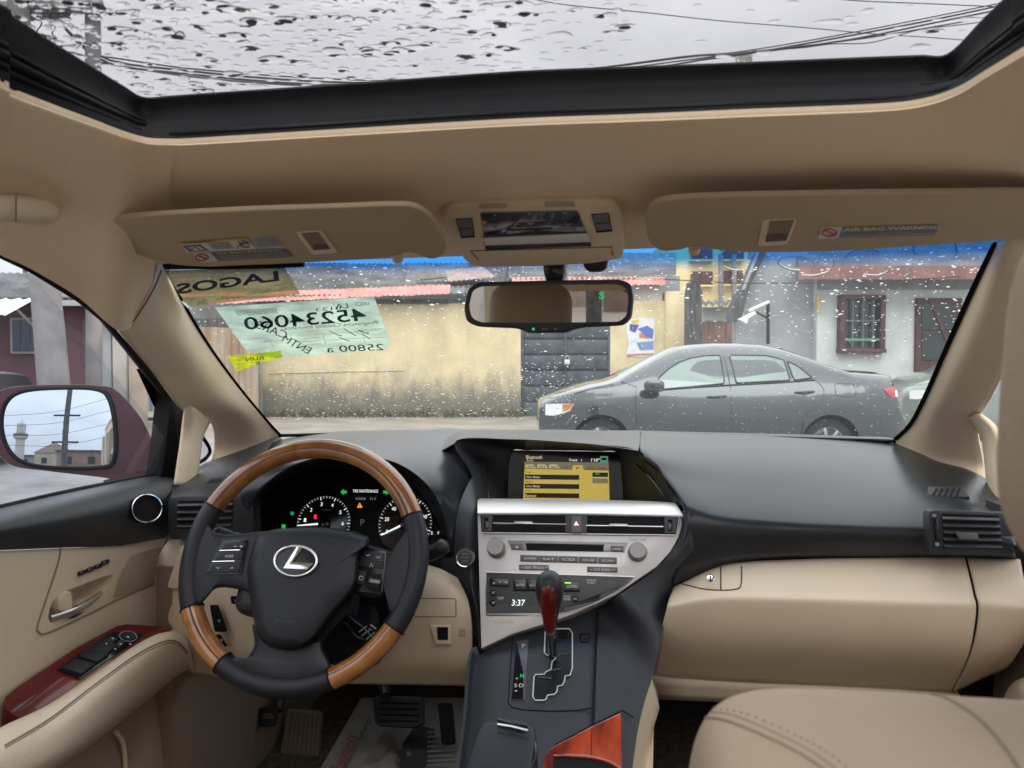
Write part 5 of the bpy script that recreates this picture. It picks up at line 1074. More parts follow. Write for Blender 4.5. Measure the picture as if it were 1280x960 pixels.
# ================================================================== THE STREET OUTSIDE
def wc(px, py, D):
    p = PD(px, py, D)-CAM; return p.dot(cr), p.z+CAM.z
def stain_mat(name, base, dark, z0, z1, rough=.9, var=.12, top=None):
    """stucco with its damp, algae-stained foot"""
    m = mat(name, base, rough, var=var, vscale=2.2, bump=.5, bscale=14, detail=8); t = m.node_tree; b = t.nodes['Principled BSDF']
    src = b.inputs['Base Color'].links[0].from_socket
    ge = N(t,'ShaderNodeNewGeometry'); s = N(t,'ShaderNodeSeparateXYZ'); n = N(t,'ShaderNodeTexNoise'); n.inputs['Scale'].default_value = 2.4; n.inputs['Detail'].default_value = 10; n.inputs['Roughness'].default_value = .74
    mp_ = N(t,'ShaderNodeMapping'); mp_.inputs['Scale'].default_value = (1,1,.45)
    ad = N(t,'ShaderNodeMath',operation='MULTIPLY_ADD'); ad.inputs[1].default_value = -1.5; mrr = N(t,'ShaderNodeMapRange'); mrr.interpolation_type='SMOOTHSTEP'
    mrr.inputs[1].default_value = z0-.75; mrr.inputs[2].default_value = z1-.75; mrr.inputs[3].default_value = 1; mrr.inputs[4].default_value = 0
    mix = N(t,'ShaderNodeMix',data_type='RGBA'); mix.inputs[7].default_value = (*dark,1)
    k = t.links.new; k(ge.outputs['Position'], s.inputs[0]); k(ge.outputs['Position'], mp_.inputs[0]); k(mp_.outputs[0], n.inputs['Vector']); k(n.outputs['Fac'], ad.inputs[0]); k(s.outputs[2], ad.inputs[2]); k(ad.outputs[0], mrr.inputs[0])
    
    st = N(t,'ShaderNodeTexNoise'); st.inputs['Scale'].default_value = 2.2; st.inputs['Detail'].default_value = 9; st.inputs['Roughness'].default_value = .7; ms = N(t,'ShaderNodeMapping'); ms.inputs['Scale'].default_value = (1.6,1.6,.22)
    rs_ = N(t,'ShaderNodeMapRange'); rs_.inputs[1].default_value = .5; rs_.inputs[2].default_value = .78; rs_.inputs[4].default_value = .5; m3 = N(t,'ShaderNodeMix',data_type='RGBA'); m3.inputs[7].default_value = (*[.5*a+.5*b_ for a,b_ in zip(base,dark)],1)
    k(ge.outputs['Position'], ms.inputs[0]); k(ms.outputs[0], st.inputs['Vector']); k(st.outputs['Fac'], rs_.inputs[0]); k(rs_.outputs[0], m3.inputs[0]); k(src, m3.inputs[6]); src = m3.outputs[2]
    k(mrr.outputs[0], mix.inputs[0]); k(src, mix.inputs[6]); k(mix.outputs[2], b.inputs['Base Color']); return m
asphalt = mat('wet_asphalt', (.20,.20,.205), .5, var=.3, vscale=1.3, bump=.6, bscale=60, detail=8, rvar=.25)
dirt = mat('wet_dirt', (.24,.215,.18), .7, var=.25, vscale=1.5, bump=.6, bscale=25, detail=8, rvar=.2)
stucco = stain_mat('yellow_stucco', (.66,.555,.35), (.17,.16,.13), .30, 1.20)
grey_st = stain_mat('grey_render', (.33,.34,.35), (.20,.21,.21), .3, 1.5)
white_st = stain_mat('white_render', (.56,.59,.58), (.35,.36,.35), .2, .9)
purple_st = stain_mat('purple_render', (.10,.048,.068), (.13,.06,.07), 1.0, 2.4)
beige_st = stain_mat('pale_column_render', (.45,.42,.38), (.20,.19,.17), .3, 1.6)
sheet_g = mat('grey_roof_sheet', (.12,.12,.122), .95, spec=.15, var=.45, vscale=1.8, detail=8)
sheet_r = mat('faded_red_sheet', (.50,.22,.19), .75, var=.25, vscale=2.5, detail=8)
sheet_w = mat('rusty_cream_sheet', (.55,.50,.42), .7, col2=(.30,.18,.10), vscale=1.6, stretch=(2.5,2.5,.35), detail=8)
sheet_b = mat('bluish_sheet', (.42,.46,.52), .6, var=.12, vscale=2, stretch=(2.5,2.5,.3))
dkred = mat('dark_red_frame', (.09,.045,.045), .7, var=.2, vscale=6)
gate_m = mat('slate_gate_paint', (.062,.078,.092), .55, var=.35, vscale=4, detail=7)
pane_d = mat('dark_pane', (.030,.045,.045), .12, spec=.6)
pane_b = mat('blue_pane', (.02,.035,.08), .12, spec=.6)
wood_old = mat('charred_wood', (.055,.055,.06), .9, col2=(.13,.13,.13), vscale=5, stretch=(3,3,.4), bump=.8, bscale=18)
concrete = mat('pole_concrete', (.22,.21,.205), .9, var=.3, vscale=2.2, bump=.5, bscale=20, detail=8)
cable = mat('cable_black', (.015,.015,.017), .6)
ya_wall = mat('cream_house_paint', (.74,.60,.33), .9, var=.1, vscale=1.2)
def ground_sheet(name, pts, z, m):
    me = bpy.data.meshes.new(name); me.from_pydata([(p.x,p.y,z) for p in pts],[],[tuple(range(len(pts)))]); o = link(name, me, m); o['kind']='structure'; return o
ground_sheet('ground', [V((-900,-900,0)),V((900,-900,0)),V((900,900,0)),V((-900,900,0))], 0, dirt)
ground_sheet('road', [W(-120,-14,0),W(120,-14,0),W(120,12.6,0),W(-120,12.6,0)], .004, asphalt)
def wbox(name, px0, px1, py0, py1, D, dep, m, par, bevel=0, z0=None):
    x0,zt = wc(px0,py0,D); x1,zb = wc(px1,py1 if z0 is None else py0,D); zb = zb if z0 is None else z0
    return box(name, W((x0+x1)/2, D+dep/2, (zt+zb)/2), (x1-x0, dep, zt-zb), m, par, axes=(cr,f0,EZ), bevel=bevel)
def wpoly(name, pts, D, dep, m, par, bevel=0): return prism(name, [PD(x,y,D) for x,y in pts], -f0, 0, m, par, bevel=bevel, back=dep)
def wl(px,D,z=0): x,_ = wc(px,450,D); return W(x,D,z)
def corr(name, P00, P10, P01, P11, pitch, amp, m, par, thick=.004):
    """corrugated sheet between four corners; ridges run from edge 0 to edge 1"""
    P00,P10,P01,P11 = map(V,(P00,P10,P01,P11)); n = (P10-P00).cross(P01-P00).normalized(); w = (P10-P00).length
    k = max(8, min(900, int(w/pitch*4))); bm = bmesh.new(); a=[]; b=[]
    for i in range(k+1):
        t = i/k; h = amp*math.sin(t*w/pitch*2*math.pi); a.append(bm.verts.new(P00.lerp(P10,t)+n*h)); b.append(bm.verts.new(P01.lerp(P11,t)+n*h))
    for i in range(k): bm.faces.new((a[i],a[i+1],b[i+1],b[i]))
    return from_bm(name, bm, m, par, 80)

# yellow compound wall -------------------------------------------------
cw = thing('compound_wall', wl(500,18), 'long yellow stucco wall with black damp stains along its foot', 'wall')
wbox('wall_face', 318, 651, 379, 0, 18, .25, stucco, cw, z0=0); wbox('wall_face', 763, 832, 376, 0, 18, .25, stucco, cw, z0=0)
wbox('wall_pillar', 832, 859, 364, 0, 17.9, .4, stucco, cw, .01, z0=0); wbox('gate_lintel', 651, 763, 376, 405, 18.02, .22, stucco, cw)
wbox('eave_shade_strip', 318, 560, 374, 379.5, 17.9, .4, wood_old, cw); wbox('render_patch', 640, 828, 356, 376, 18.05, .2, mat('pale_render',(.50,.48,.44),.9,var=.2,vscale=2,detail=8), cw)  # dark strip along the wall top stands in for shade under the roof edge
sh1 = thing('corrugated_shed', wl(420,19,0), 'weathered grey shed with corrugated roof and faded red edge behind the yellow wall', 'shed')
for i in range(6):
    xa = 200+i*76; xb = xa+77; dz = rng.uniform(-1,1)
    corr('roof_sheet', PD(xa,372+dz-i*.8,17.7), PD(xb,371+dz-i*.8,17.7), PD(xa+6,329+dz*.5,22+i*.03), PD(xb+6,329+dz*.5,22+i*.03), .12, .016, mat('grey_roof_sheet_%d'%(i%3), [(.115,.115,.118),(.15,.148,.145),(.09,.088,.087)][i%3], .95, spec=.15, var=.45, vscale=1.8, detail=8), sh1)
for i in range(8):
    xa = 225+i*42; ya = 381-i*1.9; corr('red_edge_sheet', PD(xa,ya+rng.uniform(-.5,1),17.6), PD(xa+43,ya-1+rng.uniform(-.5,1),17.6), PD(xa+1,ya-13+i*.35,17.9), PD(xa+44,ya-14+i*.35,17.9), .12, .012, sheet_r, sh1)
for i in range(5):
    xa = 640+i*38; corr('red_edge_sheet', PD(xa,355+rng.uniform(-1,1.5),17.8), PD(xa+40,355+rng.uniform(-1,1.5),17.8), PD(xa,347,18.1), PD(xa+40,346,18.1), .12, .012, sheet_r, sh1)
for i in range(4):
    xa = 636+i*52; corr('roof_sheet', PD(xa,349,18), PD(xa+53,348,18), PD(xa,326+i,22), PD(xa+53,326+i,22), .12, .016, sheet_g, sh1)
corr('patch_sheet', PD(560,352,18.6), PD(620,346,18.6), PD(556,338,19.4), PD(604,333,19.4), .12, .012, mat('patch_sheet',(.30,.22,.19),.8,var=.2), sh1)
wpoly('dormer', [(516,338),(552,332),(560,346),(520,350)], 18.9, .2, mat('dormer_grey',(.30,.29,.28),.8,var=.2), sh1)
wbox('gable_block', 640, 700, 330, 348, 22.5, .3, mat('grey_block',(.30,.31,.32),.9,var=.2), sh1); wbox('gable_block', 760, 845, 316, 349, 23, .3, mat('tan_block',(.42,.38,.30),.9,var=.2), sh1)
wbox('wall', 200, 850, 345, 0, 22.6, .2, grey_st, sh1, z0=0)
# gate
gt_ = thing('metal_gate', wl(707,18.05), 'slate blue double gate of ridged horizontal panels, padlocked', 'gate')
wbox('gate_backing', 652, 762, 404, 0, 18.1, .04, gate_m, gt_, z0=.05)
for sx0,sx1 in ((653,706.3),(707.3,761)):
    for i in range(6):
        y0 = 404+i*19.6; wbox('gate_board', sx0+.6, sx1-.6, y0+1.2, y0+18.4, 18.05+.002*(i%2), .06, gate_m, gt_, bevel=.012)
for x in (653,706.8,761): wbox('gate_stile', x-1.2, x+1.2, 404, 521, 18.02, .06, gate_m, gt_, bevel=.008)
pk = thing('padlock', PD(709,452,17.98), 'pale padlock hanging at the middle of the slate blue gate', 'padlock')
wpoly('lock_body', rpoly([(705.5,449.5),(712.5,449.5),(712.3,455.5),(705.8,455.5)],.3,3), 17.95, .04, mat('brushed_steel',(.75,.75,.74),.4,metal=.4), pk, .006); tube('shackle', [PD(x,y,17.97) for x,y in [(706.6,450),(706.6,446.6),(709,444.8),(711.4,446.6),(711.4,450)]], .012, satin, pk, seg=8, n=14)
# poster
po = thing('wall_poster', PD(801,422,17.96), 'torn white and blue paper poster on the yellow wall beside the gate', 'poster')
PB = Plane(PD(801,422,17.985), -f0)
wpoly('poster_sheet', [(784,400),(800,397),(818,398),(818,443),(803,446),(783,445),(786,430),(783,415)], 17.985, .006, mat('poster_white',(.72,.73,.76),.7,var=.1,vscale=12), po)
for nm,pts,c in (('print_patch',[(789,401),(800,399),(797,404),(790,405)],(.65,.5,.06)),('print_patch',[(787,405),(799,406),(794,416),(787,413)],(.10,.08,.32)),('print_patch',[(797,411),(809,407),(817,412),(816,424),(806,420)],(.12,.16,.45)),('print_patch',[(796,428),(817,426),(817,437),(800,438)],(.20,.30,.50)),
     ('print_patch',[(799,416),(808,419),(812,424),(799,422)],(.55,.22,.12)),('print_patch',[(784,443),(817,441.5),(817,443),(784,445)],(.55,.10,.10)),('print_patch',[(788,423),(800,424),(796,428),(787,429)],(.55,.66,.80)),('print_patch',[(795,430),(802,430),(801,436),(794,435)],(.62,.74,.86))):
    flat(nm, [PB(x,y,.004) for x,y in pts], mat('print_%d'%hash(str(c)).__abs__() if 0 else 'print_%s'%'_'.join(str(int(v*100)) for v in c), c, .7), po)
# corrugated fence at the left end
fe = thing('corrugated_fence', wl(285,17.2), 'rusty cream corrugated sheet fence left of the yellow wall', 'fence')
for i in range(4): xa = 226+i*24; corr('fence_sheet', wl(xa,17.2+.02*(i%2),.02), wl(xa+25,17.2+.02*(i%2),.02), PD(xa,409+rng.uniform(-2,2),17.2+.02*(i%2)), PD(xa+25,408+rng.uniform(-2,2),17.2+.02*(i%2)), .14, .022, sheet_w, fe)
wbox('fence_post', 317, 325, 405, 0, 17.4, .15, beige_st, fe, z0=0); wbox('fence_beam', 224, 330, 398, 408, 17.5, .2, wood_old, fe)
# charred post
ps = thing('wooden_post', wl(869,16.8), 'tall charred wooden post with a split top behind the grey car', 'post')
bm = bmesh.new()
for xa,xb,yt in ((860,866,352),(865.5,872,344),(871.5,878.5,349)):
    x0,zt = wc(xa,yt,16.8); x1,_ = wc(xb,yt,16.8); q=[W(x0,16.8,0),W(x1,16.8,0),W(x1,16.85,zt-.25),W((x0+x1)/2,16.9,zt),W(x0,16.85,zt-.3)]
    a=[bm.verts.new(p) for p in q]; b=[bm.verts.new(p+f0*.3) for p in q]; bm.faces.new(a); bm.faces.new(b)
    for i in range(5): bm.faces.new((a[i],a[(i+1)%5],b[(i+1)%5],b[i]))
from_bm('post_stems', bm, wood_old, ps)
# cream house
yh = thing('cream_house', wl(900,32), 'pale yellow upstairs house with dark red shuttered windows beyond the post', 'house')
wbox('wall', 835, 975, 300, 0, 32, 6, ya_wall, yh, z0=0)
for (x0,x1,y0,y1) in ((864,891,300,324),(903,930,300,324),(864,891,339,356),(902,929,338,355)):
    w_ = wbox('window', x0,x1,y0,y1,31.9,.15, dkred if y0>330 else pane_b, yh, .02)
    wbox('window_bar', (x0+x1)/2-.6,(x0+x1)/2+.6,y0,y1,31.82,.06, dkred, w_); wbox('window_sill', x0-1,x1+1,y1,y1+2,31.7,.3, ya_wall, w_)
for x in (901,917.5): tube('drain_pipe', [PD(x,318,31.6), PD(x,386,31.6)], .10, mat('pipe_grey',(.20,.20,.20),.7), yh, seg=8)
ls = thing('lean_to', wl(905,24), 'low lean-to with a corrugated edge and brown boards below the cream house', 'shed')
corr('roof_sheet', PD(876,382,23.5), PD(926,381,23.5), PD(876,376,26), PD(926,376,26), .2, .05, sheet_g, ls); wbox('wall', 878, 924, 384, 401, 24, .2, white_st, ls); wbox('gate_board', 878, 907, 401, 0, 23.9, .15, mat('brown_board',(.20,.13,.11),.8,var=.3,vscale=4,stretch=(3,3,.4)), ls, z0=0); wbox('gate_board', 908, 938, 401, 0, 23.9, .15, MATS['brown_board'], ls, z0=0)
# grey and white building
gbk = thing('corner_house', wl(1090,16), 'grey and white house with a dark red window, door and corrugated red edged roof', 'house')
wpoly('gable_wall', [(922,560),(919,396),(950,318),(1022,318),(1022,560)], 16.1, .25, grey_st, gbk)
wbox('front_wall', 1022, 1300, 340, 0, 15.9, .3, white_st, gbk, z0=0); wbox('grey_band', 1022, 1300, 340, 362, 15.86, .03, mat('band_grey',(.30,.31,.31),.9,var=.3,vscale=2.5,detail=8), gbk)  # darker mottled grey band along the top of the front wall
bar = [(956,300),(966,300),(938,356),(926,400),(912,404),(916,382),(932,350)]
wpoly('barge_board', bar, 15.8, .35, wood_old, gbk); wpoly('verge_strip', [(950,306),(953,306),(931,362),(928,362)], 15.7, .06, mat('verge_grey',(.34,.34,.34),.8), gbk)
for i in range(5):
    xa = 998+i*56; corr('roof_sheet', PD(xa,333,15.3), PD(xa+57,333,15.3), PD(xa-6,296,18.5), PD(xa+51,296,18.5), .11, .015, mat('roof_blue_grey',(.10,.105,.12),.9,spec=.2,var=.35,vscale=2,detail=8), gbk)
    corr('red_edge_sheet', PD(xa,349,15.25), PD(xa+57,349,15.25), PD(xa,332,15.28), PD(xa+57,332,15.28), .11, .012, mat('dull_red_sheet',(.22,.105,.095),.75,var=.25,vscale=2.5,detail=8), gbk)
wbox('upper_gable', 940, 1010, 300, 322, 16.4, .3, grey_st, gbk)
def framed(nm, x0,x1,y0,y1, t, par, z0=None):
    w = wbox(nm, x0+t*.5,x1-t*.5,y0+t*.5,y1,15.88,.03, pane_d, par, z0=z0)
    for q in ((x0,x0+t,y0,y1),(x1-t,x1,y0,y1),(x0,x1,y0-.3,y0+t),(x0-1.5,x1+1.5,y1-t*.4,y1+t*.6)): wbox('frame', *q, 15.72,.19, dkred, w, .012, z0=z0 if q[3]==y1 and q[2]==y0 else None)
    return w
wi = framed('window', 1051,1107,368.5,438, 5.2, gbk)
for x in (1066,1079,1092): wbox('window_bar', x-.6,x+.6,373,434,15.78,.03, mat('bar_grey',(.10,.12,.12),.6), wi)
wbox('window_bar', 1056,1103,423,426,15.77,.04, mat('green_bar',(.13,.28,.22),.6), wi); wbox('window_bar', 1056,1103,400,402,15.77,.04, mat('bar_grey',(.10,.12,.12),.6), wi)
dr = wbox('door', 1146,1203,372.5,0,15.82,.09, dkred, gbk, .01, z0=.02); wbox('pane', 1153,1196,380,412,15.8,.03, pane_d, dr); wbox('pane', 1153,1196,416,450,15.8,.03, pane_d, dr)
wpoly('door_brace', [(1162,376),(1166,376),(1196,448),(1191,448)], 15.78, .03, dkred, dr); wbox('door_step', 1140,1210,480,0,15.3,.5, concrete, gbk, z0=0)
tube('yellow_pipe', [PD(1023,370,15.8),PD(1023,392,15.8)], .035, mat('pipe_yellow',(.55,.42,.08),.6), gbk, seg=8)
lm = thing('wall_lamp', PD(960,380,15.9), 'white street lamp on a bent bracket against the grey gable', 'lamp')
tube('bracket', [PD(960,430,15.9),PD(960,379,15.85),PD(957,379,15.8)], .035, cable, lm, seg=8); tube('lamp_arm', [PD(961,377.5,15.75),PD(937,388,15.5)], .035, white_p, lm, seg=8); tube('brace', [PD(945,390,15.6),PD(958,397,15.85)], .02, cable, lm, seg=6)
wpoly('lamp_head', [(924,399),(930,396),(944,389),(946,392),(936,398),(934,405)], 15.4, .15, mat('lamp_white',(.8,.8,.78),.4), lm, .02)

wd_ = None
bm = bmesh.new()
for k in range(520):
    x = rng.uniform(wc(330,450,17.9)[0], wc(655,450,17.9)[0]); d = 17.95-abs(rng.normal(0,.16)); b0 = W(x,d,0); hgt = rng.uniform(.06,.24)*(1.4 if rng.uniform()<.15 else 1); lean = cr*rng.normal(0,.06)-f0*rng.uniform(0,.08); w_ = cr*rng.uniform(.008,.022)
    v = [bm.verts.new(p) for p in (b0-w_,b0+w_,b0+lean+w_*.6+EZ*hgt*.6,b0+lean*1.8+EZ*hgt,b0+lean-w_*.6+EZ*hgt*.6)]; bm.faces.new(v)
wdo = from_bm('weeds', bm, mat('weed_green',(.07,.085,.03),.8,col2=(.16,.14,.07),vscale=3), None); tag(wdo, 'scrappy weeds and dead grass along the foot of the yellow wall', 'weeds', None, 'stuff')
tube('plaster_ridge', [PD(x,y,17.99) for x,y in [(336,467),(420,464.5),(505,463)]], .012, stucco, cw, seg=5)
# cars -------------------------------------------------------------
K9 = 9.2/FPX
def cxz(px, py): return (px-675)*K9, 1.32-(py-450)*K9
SIL = [(675,512),(678,506),(696,497.5),(721,488.5),(741,483),(762,479.5),(777,475),(805,461),(827,450),(846,441.5),(863,436),(885,433),(912,431.5),(950,431.5),(974,432.5),(998,437),(1019,444),(1048,456),(1078,466.5),(1100,468),(1126,469.5),(1130,476),(1132,500),(1143,522)]
SX_, SZ_ = zip(*[cxz(*p) for p in SIL]); LEN = cxz(1146,500)[0]
def car_top(x): return float(np.interp(x, SX_, SZ_))
WF, WR, WRAD = cxz(752,550)[0], cxz(1040,550)[0], .31
BELT = .955
def car_off(x, z):
    o = .05*max(0,(.40-z)/.2)**2 + .05*max(0,(z-.62)/.33)**2
    if z > BELT: o += .40*(z-BELT)
    t = max(0,1-x/.75); o += .36*t*t
    t = max(0,1-(LEN-x)/.6); o += .24*t*t
    return o-.010*math.exp(-((z-.80)/.05)**2)
def make_car(name, label, paint, Tf, detail=True, badge=False):
    c = thing(name, Tf(2.2,.85,0), label, 'car')
    HW = .86; nx = 130; xs = np.linspace(.0, LEN, nx); vv = [0,.06,.15,.28,.42,.56,.68,.78,.86,.92,.96,.985,1]
    bm = bmesh.new(); G = []
    for x in xs:
        zb = .22
        for w in (WF,WR):
            d = x-w
            if abs(d) < .355: zb = max(zb, .31+math.sqrt(.355**2-d*d))
        zt = max(car_top(x), zb+.02); row = []
        for v in vv:
            z = zb+(zt-zb)*v; o = car_off(x,z); e = max(0,(v-.86)/.14); o += .05*e**3 + (.02*e**2 if zt<1.1 else 0); row.append((o, z-(.006*e**4)))
        pts = [(x,o,z) for o,z in row]; oe, ze = row[-1]
        for s in np.linspace(.0,1,7)[1:]:
            y = oe+(HW-oe)*s; pts.append((x,y,ze+.045*(1-(1-s)**2)))
        far = [(p[0],2*HW-p[1],p[2]) for p in pts[:-1]][::-1]; G.append([bm.verts.new(Tf(*p)) for p in pts+far])
    m = len(G[0])
    for i in range(nx-1):
        for j in range(m-1): bm.faces.new((G[i][j],G[i+1][j],G[i+1][j+1],G[i][j+1]))
    bm.faces.new(G[0][::-1]); bm.faces.new(G[-1])
    bd = from_bm('body', bm, paint, c, 38)
    S = lambda px,py,h=0: (lambda x,z: Tf(x, car_off(x,z)-h, z))(*cxz(px,py))
    # glass
    gm = MATS.get('car_glass') or mat('car_glass', (.07,.10,.09), .05, col2=(.17,.24,.215), vscale=.9, detail=1, spec=.7, coat=.5)
    def pane(pts, nm='side_window'):
        g = flat(nm, [S(x,y,.006) for x,y in pts], gm, c); tube('window_trim', [S(x,y,.009) for x,y in pts], .008, MATS.get('trim_dark') or mat('trim_dark',(.02,.02,.022),.35), g, closed=True, seg=6); return g
    pane(rpoly([(827,487),(826,473),(840,462),(856,453),(872,447.5),(890,444.5),(912,443.5),(909,479.5)],.1,3)); pane(rpoly([(924,443.5),(972,444),(993,449.5),(993,475.5),(924,479)],.08,3)); pane(rpoly([(997,451),(1010,459),(1022,472.5),(998,475.5)],.1,3), 'quarter_window')
    # windscreens
    for nm, r in (('windscreen',[(779,474.5),(805,461.5),(827,450.8),(846,442.4),(858,437.5)]),('rear_screen',[(1003,438.5),(1019,444),(1048,455.8),(1072,464.5)])):
        rows_=[]
        for px,py in r:
            x,z = cxz(px,py); o = car_off(x,z)+.12; rows_.append([Tf(x,o+(2*HW-2*o)*s, z+.006+.042*(1-abs(2*s-1)**2)) for s in np.linspace(0,1,9)])
        loft(nm, rows_, gm, c, nu=16, nv=12)
    def patch(nm, top, bot, mt, h=.008, nu=14, nv=5):
        A_ = cr_spline([(x,y,0) for x,y in top],nu); B_ = cr_spline([(x,y,0) for x,y in bot],nu); bm = bmesh.new(); R=[[bm.verts.new(S(*(a+(b-a)*t)[:2],h)) for a,b in zip(A_,B_)] for t in np.linspace(0,1,nv)]
        for a,b in zip(R,R[1:]):
            for i in range(nu-1): bm.faces.new((a[i],a[i+1],b[i+1],b[i]))
        return from_bm(nm,bm,mt,c,60)
    hl = patch('headlight', [(683,507),(695,506),(719,505)], [(683,521),(694,521),(712,515)], mat('lamp_clear',(.72,.74,.74),.15,spec=.6,coat=.6)); 
    q = patch('indicator', [(704,506.5),(719,505)], [(704,515.5),(711,514)], mat('lamp_amber',(.50,.16,.04),.25,coat=.5), h=.011, nu=6)
    patch('tail_light', [(1109,486.5),(1120,484.8),(1130,484)], [(1110,488),(1120,497),(1131,499)], mat('lamp_red',(.36,.018,.028),.18,coat=.8)); patch('reverse_lens', [(1127,489),(1131,488)], [(1127,496),(1131,497)], MATS['lamp_clear'], h=.012, nu=4)
    for yy in ((.30, 2*HW-.30) if badge else ()):
        superbox('tail_lens', Tf(LEN-.075,yy,.86), .12,.36,.13, MATS['lamp_red'], c, e=.5)
    if badge:
        e0 = Tf(LEN-.0,HW,.90); tube('badge', [Tf(LEN+.012,HW+.07*math.cos(t),.93+.045*math.sin(t)) for t in np.linspace(0,6.28,24)[:-1]], .008, chrome, c, closed=True, seg=6)
        tube('badge_bar', [Tf(LEN+.012,HW,.975),Tf(LEN+.012,HW,.885)], .007, chrome, c, seg=6); tube('boot_strip', [Tf(LEN+.01,.35,.84),Tf(LEN+.014,2*HW-.35,.84)], .012, chrome, c, seg=6)
    dk = MATS['trim_dark']; seam_ = lambda pts, r=.004, nm='shut_line': tube(nm, [S(x,y,.001) for x,y in pts], r, dk, c, seg=5, n=24)
    seam_([(797,484),(795,500),(796,530),(800,575)]); seam_([(917,444),(915.5,481),(914.5,520),(914,575)]); seam_([(1022,473),(1031,483),(1032,492),(1025,505),(1008,518),(1003,545),(1002,575)]); seam_([(778,477),(797,484)])
    seam_([(686,500),(720,492),(750,484),(768,480)]); seam_([(1127,470),(1128,484)]); seam_([(702,523),(720,528)])
    seam_(rpoly([(1047,480),(1072,480),(1072,496),(1047,496)],.3,5)+[(1047,486)], .0035, 'fuel_flap'); tube('sill_trim', [S(x,573,.004) for x in (790,900,1000)], .01, dk, c, seg=6)
    for x,y in ((897,495.5),(1008,489.8)):
        tube('door_handle', [S(x-12,y+.6,.006),S(x-6,y,.028),S(x+6,y-.4,.028),S(x+12,y-.4,.006)], .012, paint, c, seg=8, n=10); 
    mx_, mz_ = cxz(816,482); bmq = superbox('door_mirror', Tf(mx_,-.09,mz_), .24,.17,.15, paint, c, e=.6)
    tube('mirror_stalk', [Tf(mx_+.06,.06,mz_-.04),Tf(mx_+.02,-.04,mz_-.04)], .025, dk, c, seg=8)
    tube('belt_trim', [S(x,y,.008) for x,y in [(812,489),(850,485),(912,481.5),(990,477.5),(1024,475)]], .008, dk, c, seg=6, n=20); 
    tyre = MATS.get('tyre') or mat('tyre',(.018,.018,.019),.8,bump=.3,bscale=60)
    for wx in (WF,WR):
        for yy,sg in ((.10,-1),(2*HW-.10,1)):
            ax = (Tf(0,1,0)-Tf(0,0,0))*sg; cc = Tf(wx,yy,.31)
            w = lathe('wheel', cc, ax, [(.20,-.19),(.30,-.18),(.31,-.10),(.31,-.02),(.295,.015),(.215,.02),(.205,.0)], tyre, c, seg=40)
            lathe('rim', cc, ax, [(.21,.0),(.20,.014),(.185,.0),(.17,-.03),(.05,-.02),(.04,.01),(0,.012)], mat('rim_silver',(.45,.46,.47),.3,metal=.8), w, seg=32)
            e1,e2,_ = frame_of(ax)
            for k in range(7):
                a = 2*math.pi*k/7; d = e1*math.cos(a)+e2*math.sin(a); t = e1*-math.sin(a)+e2*math.cos(a); bm = bmesh.new(); box_bm(bm, cc+d*.115+ax.normalized()*.0, d, t, ax.normalized(), .15,.035,.022,.005); from_bm('spoke', bm, MATS['rim_silver'], w)
            lathe('arch_liner', cc-ax.normalized()*.06, ax, [(.352,-.2),(.352,-.02),(.34,-.02),(.34,-.2)], mat('liner',(.01,.01,.01),.9), w, seg=36)
    bm = bmesh.new(); 
    a = Tf(.5,.15,.24); box('floor', (Tf(.4,.1,.24)+Tf(LEN-.4,2*HW-.1,.24))/2, (LEN-.5,1.5,.05), dk, c, axes=((Tf(1,0,0)-Tf(0,0,0)),(Tf(0,1,0)-Tf(0,0,0)),EZ))
    return c, S
x0c,_ = wc(675,450,9.2); TA = lambda x,y,z: W(x0c+x, 9.2+y, z)
paint_g = mat('grey_car_paint', (.050,.062,.067), .15, metal=.5, coat=1, var=.06, vscale=300)
cg, CS = make_car('grey_sedan', 'slate grey saloon car parked across the street, seen from its side', paint_g, TA)
paint_w = mat('white_car_paint', (.72,.74,.75), .3, coat=1)
x0w,_ = wc(905-.30*0,450,13.6); TB = lambda x,y,z: W(x0w-2.05+x, 13.4+y, z)
make_car('white_car', 'white car parked behind the grey saloon, only its roof showing', paint_w, TB)
paint_s = mat('sage_car_paint', (.25,.28,.26), .3, metal=.4, coat=1)
x0s,_ = wc(1143,450,12.4); TC_ = lambda x,y,z: W(x0s+x*1.0, 12.4+y, z*1.06)
make_car('sage_car', 'grey green car nosing in at the right, cut off by the windshield pillar', paint_s, TC_)
paint_k = mat('black_car_paint', (.012,.013,.016), .4, coat=.25)
x0k,_ = wc(72,450,10.7); TK = lambda x,y,z: W(x0k-LEN+x, 8.9+y, z)
kc, KS = make_car('black_car', 'black saloon at the left edge with red tail lamp, behind the door mirror', paint_k, TK, True, True)

# utility poles and cables -----------------------------------------
def pole(pts, r, label, nm='utility_pole', grp=None):
    t = thing(nm, (pts[0].x,pts[0].y,0), label, 'pole', grp); tube('pole_shaft', pts, r, concrete, t, seg=14, n=12); return t
def zat(px,py,D): return PD(px,py,D)
p1_ = pole([W(wc(72,600,10.5)[0],10.5,0), zat(64,440,10.5), zat(22,0,10.5), zat(10,-140,10.5)], [.21,.20,.125,.10], 'thick leaning concrete pole behind the door mirror, rising past the sunroof')
p2_ = pole([W(wc(118,600,11.2)[0],11.2,0), zat(117.5,430,11.2), zat(116,0,11.2), zat(114.5,-140,11.2)], [.115,.11,.105,.09], 'slimmer upright concrete pole seen through the rear left of the sunroof')
ca = tube('cross_arm', [zat(-60,13,10.5),zat(130,8,11.1)], .09, concrete, p1_, seg=6); tube('cross_arm', [zat(-60,4,10.5),zat(128,0,11.1)], .05, satin, p1_, seg=6)
